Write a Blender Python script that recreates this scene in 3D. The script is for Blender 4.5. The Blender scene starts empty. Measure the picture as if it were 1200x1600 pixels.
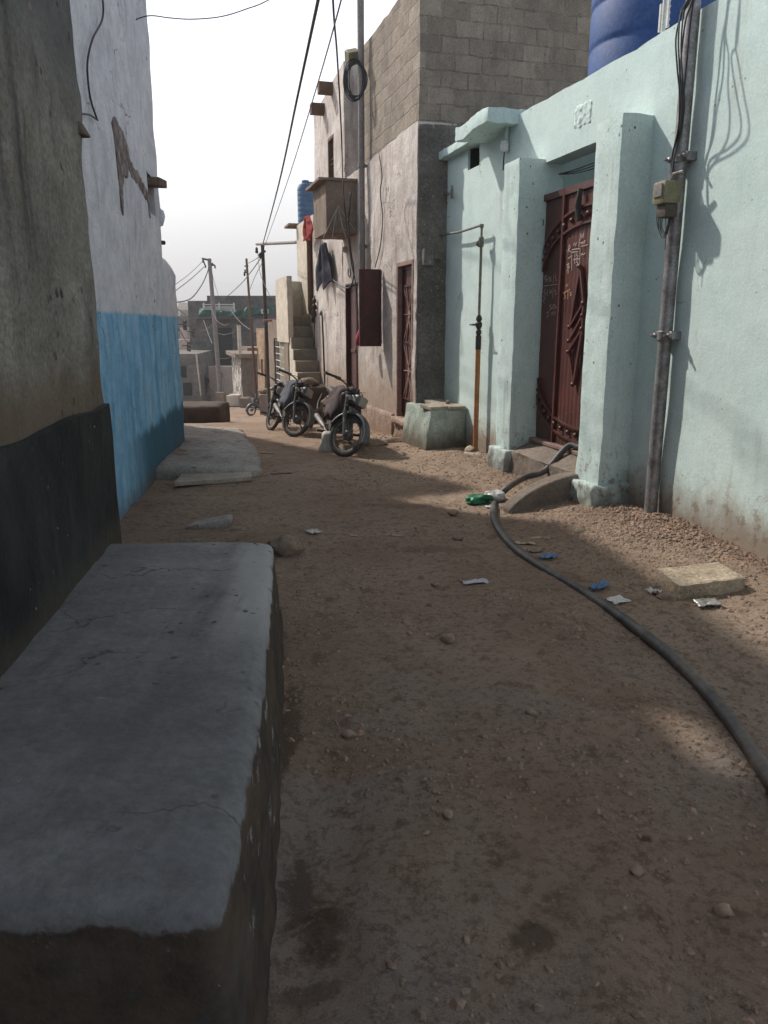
import bpy, bmesh, math, random
from mathutils import Vector, Matrix, noise as mn
random.seed(7)
S = bpy.context.scene
COL = S.collection
V = Vector
# ------------------------------------------------------------------ camera model (used to read real positions off the photo)
F, TH, H = 1200.0, math.radians(13.7), 1.6
CT, ST = math.cos(TH), math.sin(TH)
CAM = V((0, 0, H))
def ray(x, y):
    u = (x-600)/F; v = (800-y)/F
    return V((u, CT+v*ST, -ST+v*CT))
def at(x, y, Y):
    d = ray(x, y); return CAM+d*(Y/d.y)
def az(x): return math.atan((x-600)/F*CT)
def lerp(a, b, t): return a+(b-a)*t
def sstep(a, b, x):
    t = max(0., min(1., (x-a)/(b-a))); return t*t*(3-2*t)
def pw(x, pts):
    if x <= pts[0][0]: return pts[0][1]
    for (a, va), (b, vb) in zip(pts, pts[1:]):
        if x <= b: return va+(vb-va)*(x-a)/(b-a)
    return pts[-1][1]
class Frame:
    """a vertical wall plane: s along the wall away from the camera, n its left-hand normal, z up"""
    def __init__(s, o, a):
        s.o = V((o[0], o[1], 0)); s.d = V((math.sin(a), math.cos(a), 0)); s.n = V((-s.d.y, s.d.x, 0))
    def w(s, a, n, z): return s.o+s.d*a+s.n*n+V((0, 0, z))
    def loc(s, P): P = V(P)-s.o; return V((P.dot(s.d), P.dot(s.n), P.z))
    def hit(s, x, y, n=0.):
        r = ray(x, y); t = (s.o+s.n*n-CAM).dot(s.n)/r.dot(s.n)
        P = CAM+r*t; q = s.loc(P); return q.x, q.z
RF = Frame((2.26, 5.96), az(245))        # the row on the right of the street
LF = Frame((-2.18, 6.02), az(455))       # the white house on the left
KF = Frame((-1.474, 4.068), az(455))     # the near concrete house on the left
PROF = [(-40, 0.3), (0, 0), (9, 0), (12.2, -.13), (16, -.42), (20, -.84), (28, -1.72), (36, -2.5), (45, -2.95), (58, -3.9), (75, -6), (130, -16), (300, -26), (4000, -40)]
def gbase(y): return (pw(y-.7, PROF)+pw(y, PROF)+pw(y+.7, PROF))/3
def g(x, y, fine=True):
    z = gbase(y)
    if y < 30:
        q = RF.loc((x, y, 0))
        z += .07*sstep(1.3, .1, q.y)*sstep(30, 12, y)                      # soil banked against the right-hand walls
        z += .03*math.exp(-(max(q.y, 0)/.45)**2)*math.exp(-((q.x+.15)/.75)**2)
        z += .10*math.exp(-(((x+.55)/.45)**2+((y-10.9)/.6)**2))            # mound behind the parked bikes
        z += .06*math.exp(-(((x+1.7)/.5)**2+((y-6.7)/.35)**2))             # low soil ridges by the blue wall
        z += .05*math.exp(-(((x+1.3)/.8)**2+((y-5.6)/.22)**2))
        z -= .05*math.exp(-(((x+.22)/.2)**2+((y-1.9)/.8)**2))              # hollow along the platform
        if fine:
            z += .035*mn.noise(V((x*.7, y*.5, 3)))+.018*mn.noise(V((x*2.1, y*1.7, 8)))
            z += .011*mn.noise(V((x*6, y*5, 1)))+.007*mn.noise(V((x*16, y*14, 5)))*(1 if y < 9 else .5)
    elif y < 70 and fine:
        z += .05*mn.noise(V((x*.7, y*.5, 3)))
    return z
def gnd(x, y, up=0.):
    r = ray(x, y); P = None; z = 0.
    lo, hi = .5, 400.
    for Y in [i*.1 for i in range(8, 1200)]:
        P = CAM+r*(Y/r.y)
        if P.z <= gbase(Y)+.0: hi = Y; break
    lo = hi-.1
    for _ in range(24):
        m = (lo+hi)/2; P = CAM+r*(m/r.y)
        if P.z <= g(P.x, P.y)+up: hi = m
        else: lo = m
    return CAM+r*(hi/r.y)
# ------------------------------------------------------------------ objects and tags
WL = {}
def tag(o, label=None, cat=None, group=None, kind=None):
    if label: o['label'] = label
    if cat: o['category'] = cat
    if group: o['group'] = group
    if kind: o['kind'] = kind
    return o
def thing(name, label, cat, loc, group=None, rot=None):
    o = bpy.data.objects.new(name, None); COL.objects.link(o); o.empty_display_size = .2
    o.location = loc
    if rot is not None: o.rotation_euler = rot
    WL[o] = V(loc); return tag(o, label, cat, group)
class MB:
    def __init__(s): s.v = []; s.f = []
    def add(s, vs, fs):
        k = len(s.v); s.v += [V(p) for p in vs]; s.f += [[i+k for i in f] for f in fs]; return s
    def quad(s, a, b, c, d): return s.add([a, b, c, d], [(0, 1, 2, 3)])
    def hexa(s, p):   # 8 points: 4 bottom ccw, 4 top ccw
        return s.add(p, [(3, 2, 1, 0), (4, 5, 6, 7), (0, 1, 5, 4), (1, 2, 6, 5), (2, 3, 7, 6), (3, 0, 4, 7)])
    def box(s, x0, x1, y0, y1, z0, z1, T=None):
        p = [V(q) for q in ((x0, y0, z0), (x1, y0, z0), (x1, y1, z0), (x0, y1, z0), (x0, y0, z1), (x1, y0, z1), (x1, y1, z1), (x0, y1, z1))]
        return s.hexa([T(q) for q in p] if T else p)
    def fbox(s, fr, s0, s1, n0, n1, z0, z1):
        return s.box(s0, s1, n0, n1, z0, z1, lambda q: fr.w(q.x, q.y, q.z))
    def rbox(s, lo, hi, r=.03, res=.06, amp=.0, nf=6., T=None, seed=0, ampz=None):
        """box with rounded, uneven edges"""
        lo, hi = V(lo), V(hi); dim = hi-lo; c = (lo+hi)/2
        N = [max(2, int(math.ceil(d/res))) for d in dim]
        idx = {}; vs = []; fs = []
        def vid(i, j, k):
            key = (i, j, k)
            if key not in idx:
                p = V((lo.x+dim.x*i/N[0], lo.y+dim.y*j/N[1], lo.z+dim.z*k/N[2]))
                rr = min(r, min(dim)*.45)
                q = V([max(lo[a]+rr, min(hi[a]-rr, p[a])) for a in range(3)])
                d = p-q
                if d.length > 1e-9: p = q+d.normalized()*rr
                if amp:
                    w = V((seed*3.1, seed*1.7, seed))
                    p = p+mn.noise_vector(p*nf+w)*amp+mn.noise_vector(p*nf*3.3+w)*amp*.4
                idx[key] = len(vs); vs.append(T(p) if T else p)
            return idx[key]
        for a in range(3):
            b, d = (a+1) % 3, (a+2) % 3
            for side in (0, N[a]):
                for i in range(N[b]):
                    for j in range(N[d]):
                        def mk(u, v):
                            k = [0, 0, 0]; k[a] = side; k[b] = u; k[d] = v; return vid(*k)
                        q = [mk(i, j), mk(i+1, j), mk(i+1, j+1), mk(i, j+1)]
                        fs.append(q if side else q[::-1])
        return s.add(vs, fs)
    def tube(s, pts, r, seg=8, cap=True, closed=False):
        pts = [V(p) for p in pts]; n = len(pts)
        rs = r if isinstance(r, (list, tuple)) else [r]*n
        ring = []; prev = None
        for i, p in enumerate(pts):
            if closed: t = pts[(i+1) % n]-pts[i-1]
            else: t = pts[min(i+1, n-1)]-pts[max(i-1, 0)]
            t = t.normalized() if t.length > 1e-9 else V((0, 0, 1))
            if prev is None:
                a = V((0, 0, 1)) if abs(t.z) < .9 else V((1, 0, 0))
                u = t.cross(a).normalized()
            else:
                u = prev-t*prev.dot(t); u = u.normalized() if u.length > 1e-6 else t.orthogonal().normalized()
            prev = u; w = t.cross(u)
            ring.append([p+(u*math.cos(2*math.pi*k/seg)+w*math.sin(2*math.pi*k/seg))*rs[i] for k in range(seg)])
        vs = [q for R in ring for q in R]; fs = []
        for i in range(n if closed else n-1):
            j = (i+1) % n
            for k in range(seg):
                l = (k+1) % seg; fs.append((i*seg+k, i*seg+l, j*seg+l, j*seg+k))
        if cap and not closed: fs.append(tuple(range(seg))[::-1]); fs.append(tuple((n-1)*seg+k for k in range(seg)))
        return s.add(vs, fs)
    def lathe(s, prof, c, axis=(0, 0, 1), seg=24):
        ax = V(axis).normalized(); u = ax.orthogonal().normalized(); w = ax.cross(u); c = V(c)
        vs = []; fs = []; n = len(prof)
        for k in range(seg):
            a = 2*math.pi*k/seg; d = u*math.cos(a)+w*math.sin(a)
            vs += [c+d*r+ax*h for r, h in prof]
        for k in range(seg):
            l = (k+1) % seg
            for i in range(n-1): fs.append((k*n+i, l*n+i, l*n+i+1, k*n+i+1))
        return s.add(vs, fs)
    def ball(s, c, r, seg=10, sc=(1, 1, 1), T=None):
        c = V(c); vs = []; fs = []; m = max(4, seg//2)
        for i in range(m+1):
            th = math.pi*i/m
            for k in range(seg):
                a = 2*math.pi*k/seg
                vs.append(c+V((r*sc[0]*math.sin(th)*math.cos(a), r*sc[1]*math.sin(th)*math.sin(a), r*sc[2]*math.cos(th))))
        for i in range(m):
            for k in range(seg):
                l = (k+1) % seg; fs.append((i*seg+k, (i+1)*seg+k, (i+1)*seg+l, i*seg+l))
        if T: vs = [T(p) for p in vs]
        return s.add(vs, fs)
    def rock(s, c, r, sc=(1, 1, .6), seed=0, sub=2, rough=.35, rotz=0.):
        bm = bmesh.new(); bmesh.ops.create_icosphere(bm, subdivisions=sub, radius=1)
        ca, sa = math.cos(rotz), math.sin(rotz); off = V((seed*7.3, seed*3.7, seed*1.9)); vs = []
        for v in bm.verts:
            p = v.co.copy(); k = 1+rough*mn.noise(p*1.1+off)+rough*.5*mn.noise(p*2.7+off)
            p = p*k; p = V((p.x*sc[0], p.y*sc[1], p.z*sc[2]))*r
            vs.append(V(c)+V((p.x*ca-p.y*sa, p.x*sa+p.y*ca, p.z)))
        fs = [[v.index for v in f.verts] for f in bm.faces]; bm.free()
        return s.add(vs, fs)
    def plate(s, outline, th, T):
        """outline in 2-D extruded by th; T maps (u, v, w)"""
        n = len(outline)
        vs = [T(V((u, v, 0))) for u, v in outline]+[T(V((u, v, th))) for u, v in outline]
        fs = [tuple(range(n))[::-1], tuple(range(n, 2*n))]+[(i, (i+1) % n, n+(i+1) % n, n+i) for i in range(n)]
        return s.add(vs, fs)
    def build(s, name, mat, parent=None, base=None, local=False, smooth=True, bevel=0., fix=True, ang=40):
        me = bpy.data.meshes.new(name)
        if parent is not None: b = V((0, 0, 0)) if local else WL[parent]
        else:
            if base is None:
                xs = [p.x for p in s.v]; ys = [p.y for p in s.v]; zs = [p.z for p in s.v]
                base = V(((min(xs)+max(xs))/2, (min(ys)+max(ys))/2, min(zs)))
            b = V(base)
        me.from_pydata([tuple(p-b) for p in s.v], [], s.f); me.update()
        if fix:
            bm = bmesh.new(); bm.from_mesh(me); bmesh.ops.recalc_face_normals(bm, faces=bm.faces); bm.to_mesh(me); bm.free()
        o = bpy.data.objects.new(name, me); COL.objects.link(o)
        if parent is not None: o.parent = parent; WL[o] = WL[parent] if not local else V((0, 0, 0))
        else: o.location = b; WL[o] = b
        if mat: me.materials.append(mat)
        if smooth:
            me.polygons.foreach_set('use_smooth', [True]*len(me.polygons))
            try: me.set_sharp_from_angle(angle=math.radians(ang))
            except Exception: pass
        if bevel:
            m = o.modifiers.new('edge', 'BEVEL'); m.width = bevel; m.segments = 2; m.limit_method = 'ANGLE'; m.angle_limit = math.radians(40)
        return o
def wall(fr, s0, s1, z0, z1, depth, holes=(), res=.2, amp=.008, side=-1, edge=None, topf=None, nf=2., seed=0, n0=0., endcap=True):
    """a house body: uneven street face at n0, extruded `depth` away from the street (side=-1: towards -n); holes (s0,s1,z0,z1,recess)"""
    m = MB()
    def cuts(a, b, extra):
        n = max(1, int(round((b-a)/res))); L = [a+(b-a)*i/n for i in range(n+1)]
        for e in extra:
            if a < e < b:
                j = min(range(len(L)), key=lambda i: abs(L[i]-e))
                if abs(L[j]-e) < res*.45 and 0 < j < len(L)-1 and L[j] not in extra: L[j] = e
                else: L.append(e)
        return sorted(set(L))
    ss = cuts(s0, s1, [h[0] for h in holes]+[h[1] for h in holes]); zz = cuts(z0, z1, [h[2] for h in holes]+[h[3] for h in holes])
    def pt(i, j, rec=None):
        a, z = ss[i], zz[j]
        if topf: z = z0+(z-z0)*(topf(a)-z0)/(z1-z0) if j == len(zz)-1 else min(z, topf(a)-.01)
        nn = n0+amp*mn.noise(V((a*nf, z*nf, seed)))+amp*.5*mn.noise(V((a*nf*3, z*nf*3, seed+4)))
        if edge and i == len(ss)-1: a += edge(z)
        if rec is not None: nn = n0+side*rec
        return fr.w(a, nn, z)
    idx = {}
    def vid(i, j, rec=None):
        k = (i, j, rec)
        if k not in idx: idx[k] = len(m.v); m.v.append(pt(i, j, rec))
        return idx[k]
    def inh(i, j):
        a, z = (ss[i]+ss[i+1])/2, (zz[j]+zz[j+1])/2
        for h in holes:
            if h[0] < a < h[1] and h[2] < z < h[3]: return h[4]
        return None
    nI, nJ = len(ss)-1, len(zz)-1
    for i in range(nI):
        for j in range(nJ):
            h = inh(i, j)
            m.f.append([vid(i, j, h), vid(i+1, j, h), vid(i+1, j+1, h), vid(i, j+1, h)])
            if h is not None:
                for (di, dj, e) in ((-1, 0, ((i, j), (i, j+1))), (1, 0, ((i+1, j), (i+1, j+1))), (0, -1, ((i, j), (i+1, j))), (0, 1, ((i, j+1), (i+1, j+1)))):
                    ii, jj = i+di, j+dj
                    o = inh(ii, jj) if 0 <= ii < nI and 0 <= jj < nJ else None
                    if o != h: m.f.append([vid(*e[0]), vid(*e[1]), vid(*e[1], h), vid(*e[0], h)])
    D = depth
    for i in range(nI):
        m.f.append([vid(i, 0), vid(i+1, 0), vid(i+1, 0, D), vid(i, 0, D)]); m.f.append([vid(i, nJ), vid(i+1, nJ), vid(i+1, nJ, D), vid(i, nJ, D)])
    for j in range(nJ):
        m.f.append([vid(0, j), vid(0, j+1), vid(0, j+1, D), vid(0, j, D)]); m.f.append([vid(nI, j), vid(nI, j+1), vid(nI, j+1, D), vid(nI, j, D)])
    m.f.append([vid(i, 0, D) for i in range(nI+1)]+[vid(nI, j, D) for j in range(1, nJ+1)]+[vid(i, nJ, D) for i in range(nI-1, -1, -1)]+[vid(0, j, D) for j in range(nJ-1, 0, -1)])
    return m
def sag(a, b, drop, n=14):
    a, b = V(a), V(b); return [a.lerp(b, i/n)-V((0, 0, 4*drop*(i/n)*(1-i/n))) for i in range(n+1)]
def smooth_path(pts, k=6):
    pts = [V(p) for p in pts]; out = []
    P = [pts[0]*2-pts[1]]+pts+[pts[-1]*2-pts[-2]]
    for i in range(1, len(P)-2):
        a, b, c, d = P[i-1:i+3]
        for j in range(k):
            t = j/k; out.append(.5*((2*b)+(c-a)*t+(2*a-5*b+4*c-d)*t*t+(3*b-a-3*c+d)*t**3))
    out.append(pts[-1]); return out
# ------------------------------------------------------------------ materials
class NT:
    def __init__(s, name):
        s.m = bpy.data.materials.new(name); s.m.use_nodes = True; s.t = s.m.node_tree; s.n = s.t.nodes
        s.b = s.n['Principled BSDF']; s.pos = s.n.new('ShaderNodeNewGeometry').outputs['Position']; s.bumpo = None
    def inp(s, sock, v):
        if isinstance(v, bpy.types.NodeSocket): s.t.links.new(v, sock)
        elif isinstance(v, (tuple, list)) and sock.type == 'RGBA' and len(v) == 3: sock.default_value = (*v, 1)
        else: sock.default_value = v
    def scale(s, v, vec=None):
        n = s.n.new('ShaderNodeVectorMath'); n.operation = 'MULTIPLY'; s.inp(n.inputs[0], vec or s.pos); n.inputs[1].default_value = v; return n.outputs[0]
    def noise(s, sc, det=5., ro=.6, vec=None, dist=0.):
        n = s.n.new('ShaderNodeTexNoise'); n.inputs['Scale'].default_value = sc; n.inputs['Detail'].default_value = det
        n.inputs['Roughness'].default_value = ro; n.inputs['Distortion'].default_value = dist; s.inp(n.inputs['Vector'], vec or s.pos); return n.outputs[0]
    def vor(s, sc, feat='F1', vec=None, out=0):
        n = s.n.new('ShaderNodeTexVoronoi'); n.feature = feat; n.inputs['Scale'].default_value = sc; s.inp(n.inputs['Vector'], vec or s.pos); return n.outputs[out]
    def mr(s, f, a, b, lo=0., hi=1.):
        n = s.n.new('ShaderNodeMapRange'); n.interpolation_type = 'SMOOTHSTEP'; s.inp(n.inputs[0], f)
        n.inputs[1].default_value = a; n.inputs[2].default_value = b; n.inputs[3].default_value = lo; n.inputs[4].default_value = hi; return n.outputs[0]
    def ma(s, op, a, b=0.):
        n = s.n.new('ShaderNodeMath'); n.operation = op; s.inp(n.inputs[0], a); s.inp(n.inputs[1], b); return n.outputs[0]
    def mix(s, f, a, b, mode='MIX'):
        n = s.n.new('ShaderNodeMix'); n.data_type = 'RGBA'; n.blend_type = mode; s.inp(n.inputs[0], f); s.inp(n.inputs[6], a); s.inp(n.inputs[7], b); return n.outputs[2]
    def xyz(s, vec=None):
        n = s.n.new('ShaderNodeSeparateXYZ'); s.inp(n.inputs[0], vec or s.pos); return n.outputs
    def wc(s, fr):
        """(s, z, n) wall coordinates of a frame"""
        sub = s.n.new('ShaderNodeVectorMath'); sub.operation = 'SUBTRACT'; s.inp(sub.inputs[0], s.pos); sub.inputs[1].default_value = fr.o
        def dot(d):
            n = s.n.new('ShaderNodeVectorMath'); n.operation = 'DOT_PRODUCT'; s.inp(n.inputs[0], sub.outputs[0]); n.inputs[1].default_value = d; return n.outputs['Value']
        c = s.n.new('ShaderNodeCombineXYZ'); s.inp(c.inputs[0], s.ma('ADD', dot(fr.d), dot(fr.n))); s.inp(c.inputs[1], dot((0, 0, 1))); s.inp(c.inputs[2], dot(fr.n)); return c.outputs[0]
    def bump(s, h, st=.5, d=.01):
        n = s.n.new('ShaderNodeBump'); n.inputs['Strength'].default_value = st; n.inputs['Distance'].default_value = d; s.inp(n.inputs['Height'], h)
        if s.bumpo: s.inp(n.inputs['Normal'], s.bumpo)
        s.bumpo = n.outputs[0]
    def done(s, col, rough=.9, metal=0., spec=None):
        s.inp(s.b.inputs['Base Color'], col); s.inp(s.b.inputs['Roughness'], rough); s.b.inputs['Metallic'].default_value = metal
        if spec is not None: s.b.inputs['Specular IOR Level'].default_value = spec
        if s.bumpo: s.inp(s.b.inputs['Normal'], s.bumpo)
        return s.m
def mx(a, k): return tuple(c*k for c in a)
def simple(name, c, c2=None, sc=6., rough=.8, metal=0., bump=.3, bs=60., bd=.004, spec=.3):
    t = NT(name); c2 = c2 or mx(c, .6)
    f = t.mr(t.noise(sc, 6, .65), .35, .68); col = t.mix(f, c, c2)
    f2 = t.mr(t.noise(sc*6, 4, .6), .3, .75, .75, 1.15)
    n = t.n.new('ShaderNodeCombineColor'); [t.inp(n.inputs[i], f2) for i in range(3)]
    col = t.mix(1., col, n.outputs[0], 'MULTIPLY')
    if bump: t.bump(t.noise(bs, 5, .6), bump, bd)
    return t.done(col, rough, metal, spec)
def plaster(name, c, c2, fr=None, stain=None, dirt=None, peel=None, grain=(70, .35), wave=(3, .5), specks=None, rough=.92, under=None, block=None, extra=None, cracks=None, mott=(.82, 1.12)):
    t = NT(name); w = t.wc(fr) if fr else t.pos
    col = t.mix(t.mr(t.noise(1.3, 6, .6, w), .35, .65), c, c2)
    z = t.xyz()[2]
    if under:      # paint of another colour below a height: (z, colour, colour2)
        zz = t.ma('ADD', z, t.ma('MULTIPLY', t.noise(5, 4, .6, w), .07))
        uc = t.mix(t.mr(t.noise(1, 6, .65, t.scale((5, .8, 5), w)), .35, .68), under[1], under[2])
        col = t.mix(t.mr(zz, under[0]+.035+.02, under[0]+.035-.02), col, uc)
    # broad mottling
    m = t.ma('MULTIPLY', t.mr(t.noise(5, 7, .7, w), .3, .72, mott[0], mott[1]), t.mr(t.noise(grain[0]*.75, 4, .7, w), .32, .68, 1-.28*grain[1], 1+.22*grain[1]))
    n = t.n.new('ShaderNodeCombineColor'); [t.inp(n.inputs[i], m) for i in range(3)]
    col = t.mix(1., col, n.outputs[0], 'MULTIPLY')
    if extra: col = extra(t, w, col, z)
    if stain:      # vertical run marks: (colour, amount, threshold)
        f = t.noise(1, 6, .65, t.scale((7, .55, 7), w)); f2 = t.noise(1.1, 4, .6, w)
        k = t.ma('MULTIPLY', t.mr(f, stain[2], stain[2]+.2), t.mr(f2, .4, .65))
        col = t.mix(t.ma('MULTIPLY', k, stain[1]), col, stain[0])
    if peel:       # flaked plaster: (colour, scale, threshold)
        f = t.noise(peel[1], 8, .7, w, .3); k = t.mr(f, peel[2], peel[2]+.025)
        if len(peel) > 3: k = t.ma('MULTIPLY', k, t.mr(t.ma('ADD', z, t.ma('MULTIPLY', t.noise(2, 4, .6, w), .5)), peel[3]+.5, peel[3]))
        col = t.mix(k, col, peel[0]); t.bump(t.ma('SUBTRACT', 1., k), .6, .006)
    if specks:     # (colour, scale, threshold)
        v = t.vor(specks[1], 'F1', w); k = t.ma('MULTIPLY', t.mr(t.ma('ADD', v, t.ma('MULTIPLY', t.ma('SUBTRACT', t.noise(specks[1]*2.5, 4, .7, w), .5), .5)), specks[2]*1.6, specks[2]*.9), t.mr(t.noise(2.2, 4, .6, w), .5, .62))
        col = t.mix(k, col, specks[0])
    if dirt:       # (colour, z of the foot, height, amount)
        f = t.ma('ADD', z, t.ma('MULTIPLY', t.ma('SUBTRACT', t.noise(1, 7, .7, t.scale((4, 2, 4), w)), .5), dirt[2]*1.5))
        col = t.mix(t.ma('MULTIPLY', t.mr(f, dirt[1]+dirt[2], dirt[1]), dirt[3]), col, dirt[0])
    if cracks:     # (colour, scale, width)
        wn = t.n.new('ShaderNodeTexNoise'); wn.inputs['Scale'].default_value = 3.; wn.inputs['Detail'].default_value = 6.; t.inp(wn.inputs['Vector'], w); wa = t.n.new('ShaderNodeVectorMath'); wa.operation = 'MULTIPLY_ADD'; t.inp(wa.inputs[0], wn.outputs['Color']); wa.inputs[1].default_value = (.5, .5, .5); t.inp(wa.inputs[2], w)
        v = t.vor(cracks[1], 'DISTANCE_TO_EDGE', wa.outputs[0]); k = t.ma('MULTIPLY', t.mr(v, cracks[2], 0), t.mr(t.noise(.9, 3, .5, w), .52, .62))
        col = t.mix(k, col, cracks[0])
    if block:      # concrete blocks: (mortar colour, block w, block h, strength)
        b = t.n.new('ShaderNodeTexBrick'); b.offset = .5; b.inputs['Scale'].default_value = 1.
        b.inputs['Brick Width'].default_value = block[1]; b.inputs['Row Height'].default_value = block[2]; b.inputs['Mortar Size'].default_value = .012
        b.inputs['Mortar Smooth'].default_value = .6; b.inputs['Bias'].default_value = 0
        nz = t.n.new('ShaderNodeTexNoise'); nz.inputs['Scale'].default_value = 3.; t.inp(nz.inputs['Vector'], w)
        ad = t.n.new('ShaderNodeVectorMath'); ad.operation = 'MULTIPLY_ADD'; t.inp(ad.inputs[0], nz.outputs['Color']); ad.inputs[1].default_value = (.05, .05, 0); t.inp(ad.inputs[2], w)
        t.inp(b.inputs['Vector'], ad.outputs[0])
        b.inputs['Color1'].default_value = (.8, .8, .8, 1); b.inputs['Color2'].default_value = (1.12, 1.12, 1.12, 1); b.inputs['Mortar'].default_value = (1, 1, 1, 1)
        col = t.mix(1., col, b.outputs['Color'], 'MULTIPLY')
        cr = t.mr(t.noise(4, 5, .7, w), .45, .6)
        col = t.mix(t.ma('MULTIPLY', b.outputs['Fac'], t.ma('MULTIPLY', cr, block[3])), col, block[0])
        t.bump(t.ma('SUBTRACT', 1., b.outputs['Fac']), .7, .012)
    t.bump(t.noise(wave[0], 5, .6, w), wave[1], .03)
    t.bump(t.noise(grain[0], 5, .65, w), grain[1], .004)
    return t.done(col, rough, 0., .2)
# ground ---------------------------------------------------------------
def dirt_mat():
    t = NT('packed_earth'); p = t.pos
    c = t.mix(t.mr(t.noise(.8, 7, .65), .35, .65), (.275, .195, .143), (.355, .27, .205))
    grey = t.ma('MULTIPLY', t.mr(t.noise(.9, 6, .6, None, .6), .44, .58), .8)
    y = t.xyz()[1]
    c = t.mix(t.ma('MULTIPLY', grey, t.mr(y, 4.5, 2.2)), c, (.31, .265, .235))
    c = t.mix(t.ma('MULTIPLY', t.mr(t.noise(7, 8, .78), .52, .64), .8), c, (.15, .1, .072)); c = t.mix(t.ma('MULTIPLY', t.mr(t.noise(16, 8, .75), .55, .68), .7), c, (.34, .27, .215))
    c = t.mix(t.ma('MULTIPLY', t.mr(t.noise(2.3, 6, .65), .6, .7), .55), c, (.15, .1, .075))
    # damp marks with a shape of their own
    x, y, z = t.xyz()
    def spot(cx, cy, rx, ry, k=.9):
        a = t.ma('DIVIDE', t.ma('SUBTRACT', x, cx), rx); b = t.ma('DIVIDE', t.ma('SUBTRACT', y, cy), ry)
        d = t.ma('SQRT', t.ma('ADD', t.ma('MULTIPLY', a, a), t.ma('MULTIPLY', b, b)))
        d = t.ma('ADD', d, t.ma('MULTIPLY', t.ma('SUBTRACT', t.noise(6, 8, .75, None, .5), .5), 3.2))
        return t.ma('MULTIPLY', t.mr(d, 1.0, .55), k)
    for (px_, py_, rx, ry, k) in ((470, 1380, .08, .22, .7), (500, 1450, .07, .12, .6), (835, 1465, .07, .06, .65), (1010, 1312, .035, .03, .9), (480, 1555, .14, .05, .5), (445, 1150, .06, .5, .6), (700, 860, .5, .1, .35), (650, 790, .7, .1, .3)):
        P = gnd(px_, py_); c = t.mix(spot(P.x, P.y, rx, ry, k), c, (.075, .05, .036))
    v = t.vor(38, 'F1'); sp = t.ma('MULTIPLY', t.mr(v, .28, .18), t.mr(t.noise(14, 4, .6), .5, .6))
    c = t.mix(t.ma('MULTIPLY', sp, .6), c, (.36, .29, .23))
    c = t.mix(t.ma('MULTIPLY', t.mr(t.noise(26, 7, .75), .48, .62), .6), c, (.15, .105, .077)); t.bump(t.noise(6, 8, .75), 1., .05); t.bump(t.noise(40, 6, .75), 1., .012); t.bump(sp, .5, .006)
    return t.done(c, .97, 0, .1)
GROUND = dirt_mat()
HILLM = simple('dry_hillside', (.25, .2, .15), (.16, .15, .11), .01, .95, bump=0)
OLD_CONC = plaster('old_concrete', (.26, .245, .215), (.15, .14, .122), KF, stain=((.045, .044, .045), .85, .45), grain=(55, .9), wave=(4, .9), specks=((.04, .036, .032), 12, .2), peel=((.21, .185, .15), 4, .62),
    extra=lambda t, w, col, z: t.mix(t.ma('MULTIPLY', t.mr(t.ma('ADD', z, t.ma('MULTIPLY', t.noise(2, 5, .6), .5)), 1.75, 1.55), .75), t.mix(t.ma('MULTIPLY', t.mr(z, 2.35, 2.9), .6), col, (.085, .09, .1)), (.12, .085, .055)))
BLACKP = plaster('black_dado_paint', (.014, .016, .018), (.032, .035, .037), KF, stain=((.06, .06, .056), .6, .5), grain=(60, .3), wave=(5, .7), rough=.72, specks=((.35, .35, .34), 16, .055),
    dirt=((.07, .06, .045), .5, .16, .7))
WHITEW = plaster('limewash_white_and_blue', (.58, .58, .63), (.66, .66, .70), LF, under=(1.70, (.31, .52, .70), (.11, .34, .57)), stain=((.2, .19, .2), .6, .53), grain=(60, .35), wave=(3, .7), specks=((.16, .15, .15), 5, .08),
    cracks=((.13, .12, .12), 1.6, .012),
    extra=lambda t, w, col, z: t.mix(t.ma('MULTIPLY', t.mr(t.ma('ADD', z, t.ma('MULTIPLY', t.noise(1, 6, .65, t.scale((3, 1.2, 3), w)), .35)), .82, .70), t.mr(t.xyz(w)[0], .4, 1.9)), col, (.05, .13, .19)), dirt=((.12, .1, .085), -.05, .3, .75))
MINT = plaster('mint_green_paint', (.535, .665, .645), (.57, .68, .66), RF, stain=((.36, .35, .30), .6, .52), grain=(80, .3), wave=(2.5, .25), specks=((.16, .15, .13), 14, .07),
    peel=((.27, .225, .18), 13, .555, .38), dirt=((.25, .185, .135), .12, .42, .9), cracks=((.3, .3, .27), .9, .006), mott=(.94, 1.04))
MINT2 = plaster('mint_pillar_paint', (.535, .665, .645), (.56, .67, .65), RF, stain=((.26, .29, .26), .6, .5), grain=(70, .4), wave=(4, .35), specks=((.1, .11, .1), 12, .1), peel=((.3, .28, .24), 12, .56, .45), dirt=((.15, .135, .11), .06, .4, .85), mott=(.92, 1.05))
MINTSTEP = plaster('mossy_mint_plaster', (.38, .44, .39), (.25, .31, .27), RF, stain=((.1, .12, .09), .8, .45), grain=(60, .6), wave=(5, .9), specks=((.08, .08, .07), 9, .12), peel=((.33, .28, .23), 7, .6, .6), dirt=((.1, .075, .055), .05, .35, .9))
BLOCKW = plaster('hollow_block_masonry', (.285, .24, .195), (.22, .185, .155), RF, block=((.1, .085, .07), .38, .2, .6), grain=(60, .8), wave=(7, .6), stain=((.12, .105, .09), .6, .5), specks=((.1, .09, .08), 9, .1))
PLASTW = plaster('stained_white_plaster', (.6, .55, .52), (.47, .415, .385), RF, stain=((.22, .18, .155), .75, .45), grain=(50, .6), wave=(4, .9), peel=((.3, .25, .215), 5, .63), specks=((.2, .17, .15), 6, .09), dirt=((.29, .21, .155), .45, .75, .8), cracks=((.12, .1, .09), 1.3, .012))
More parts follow.
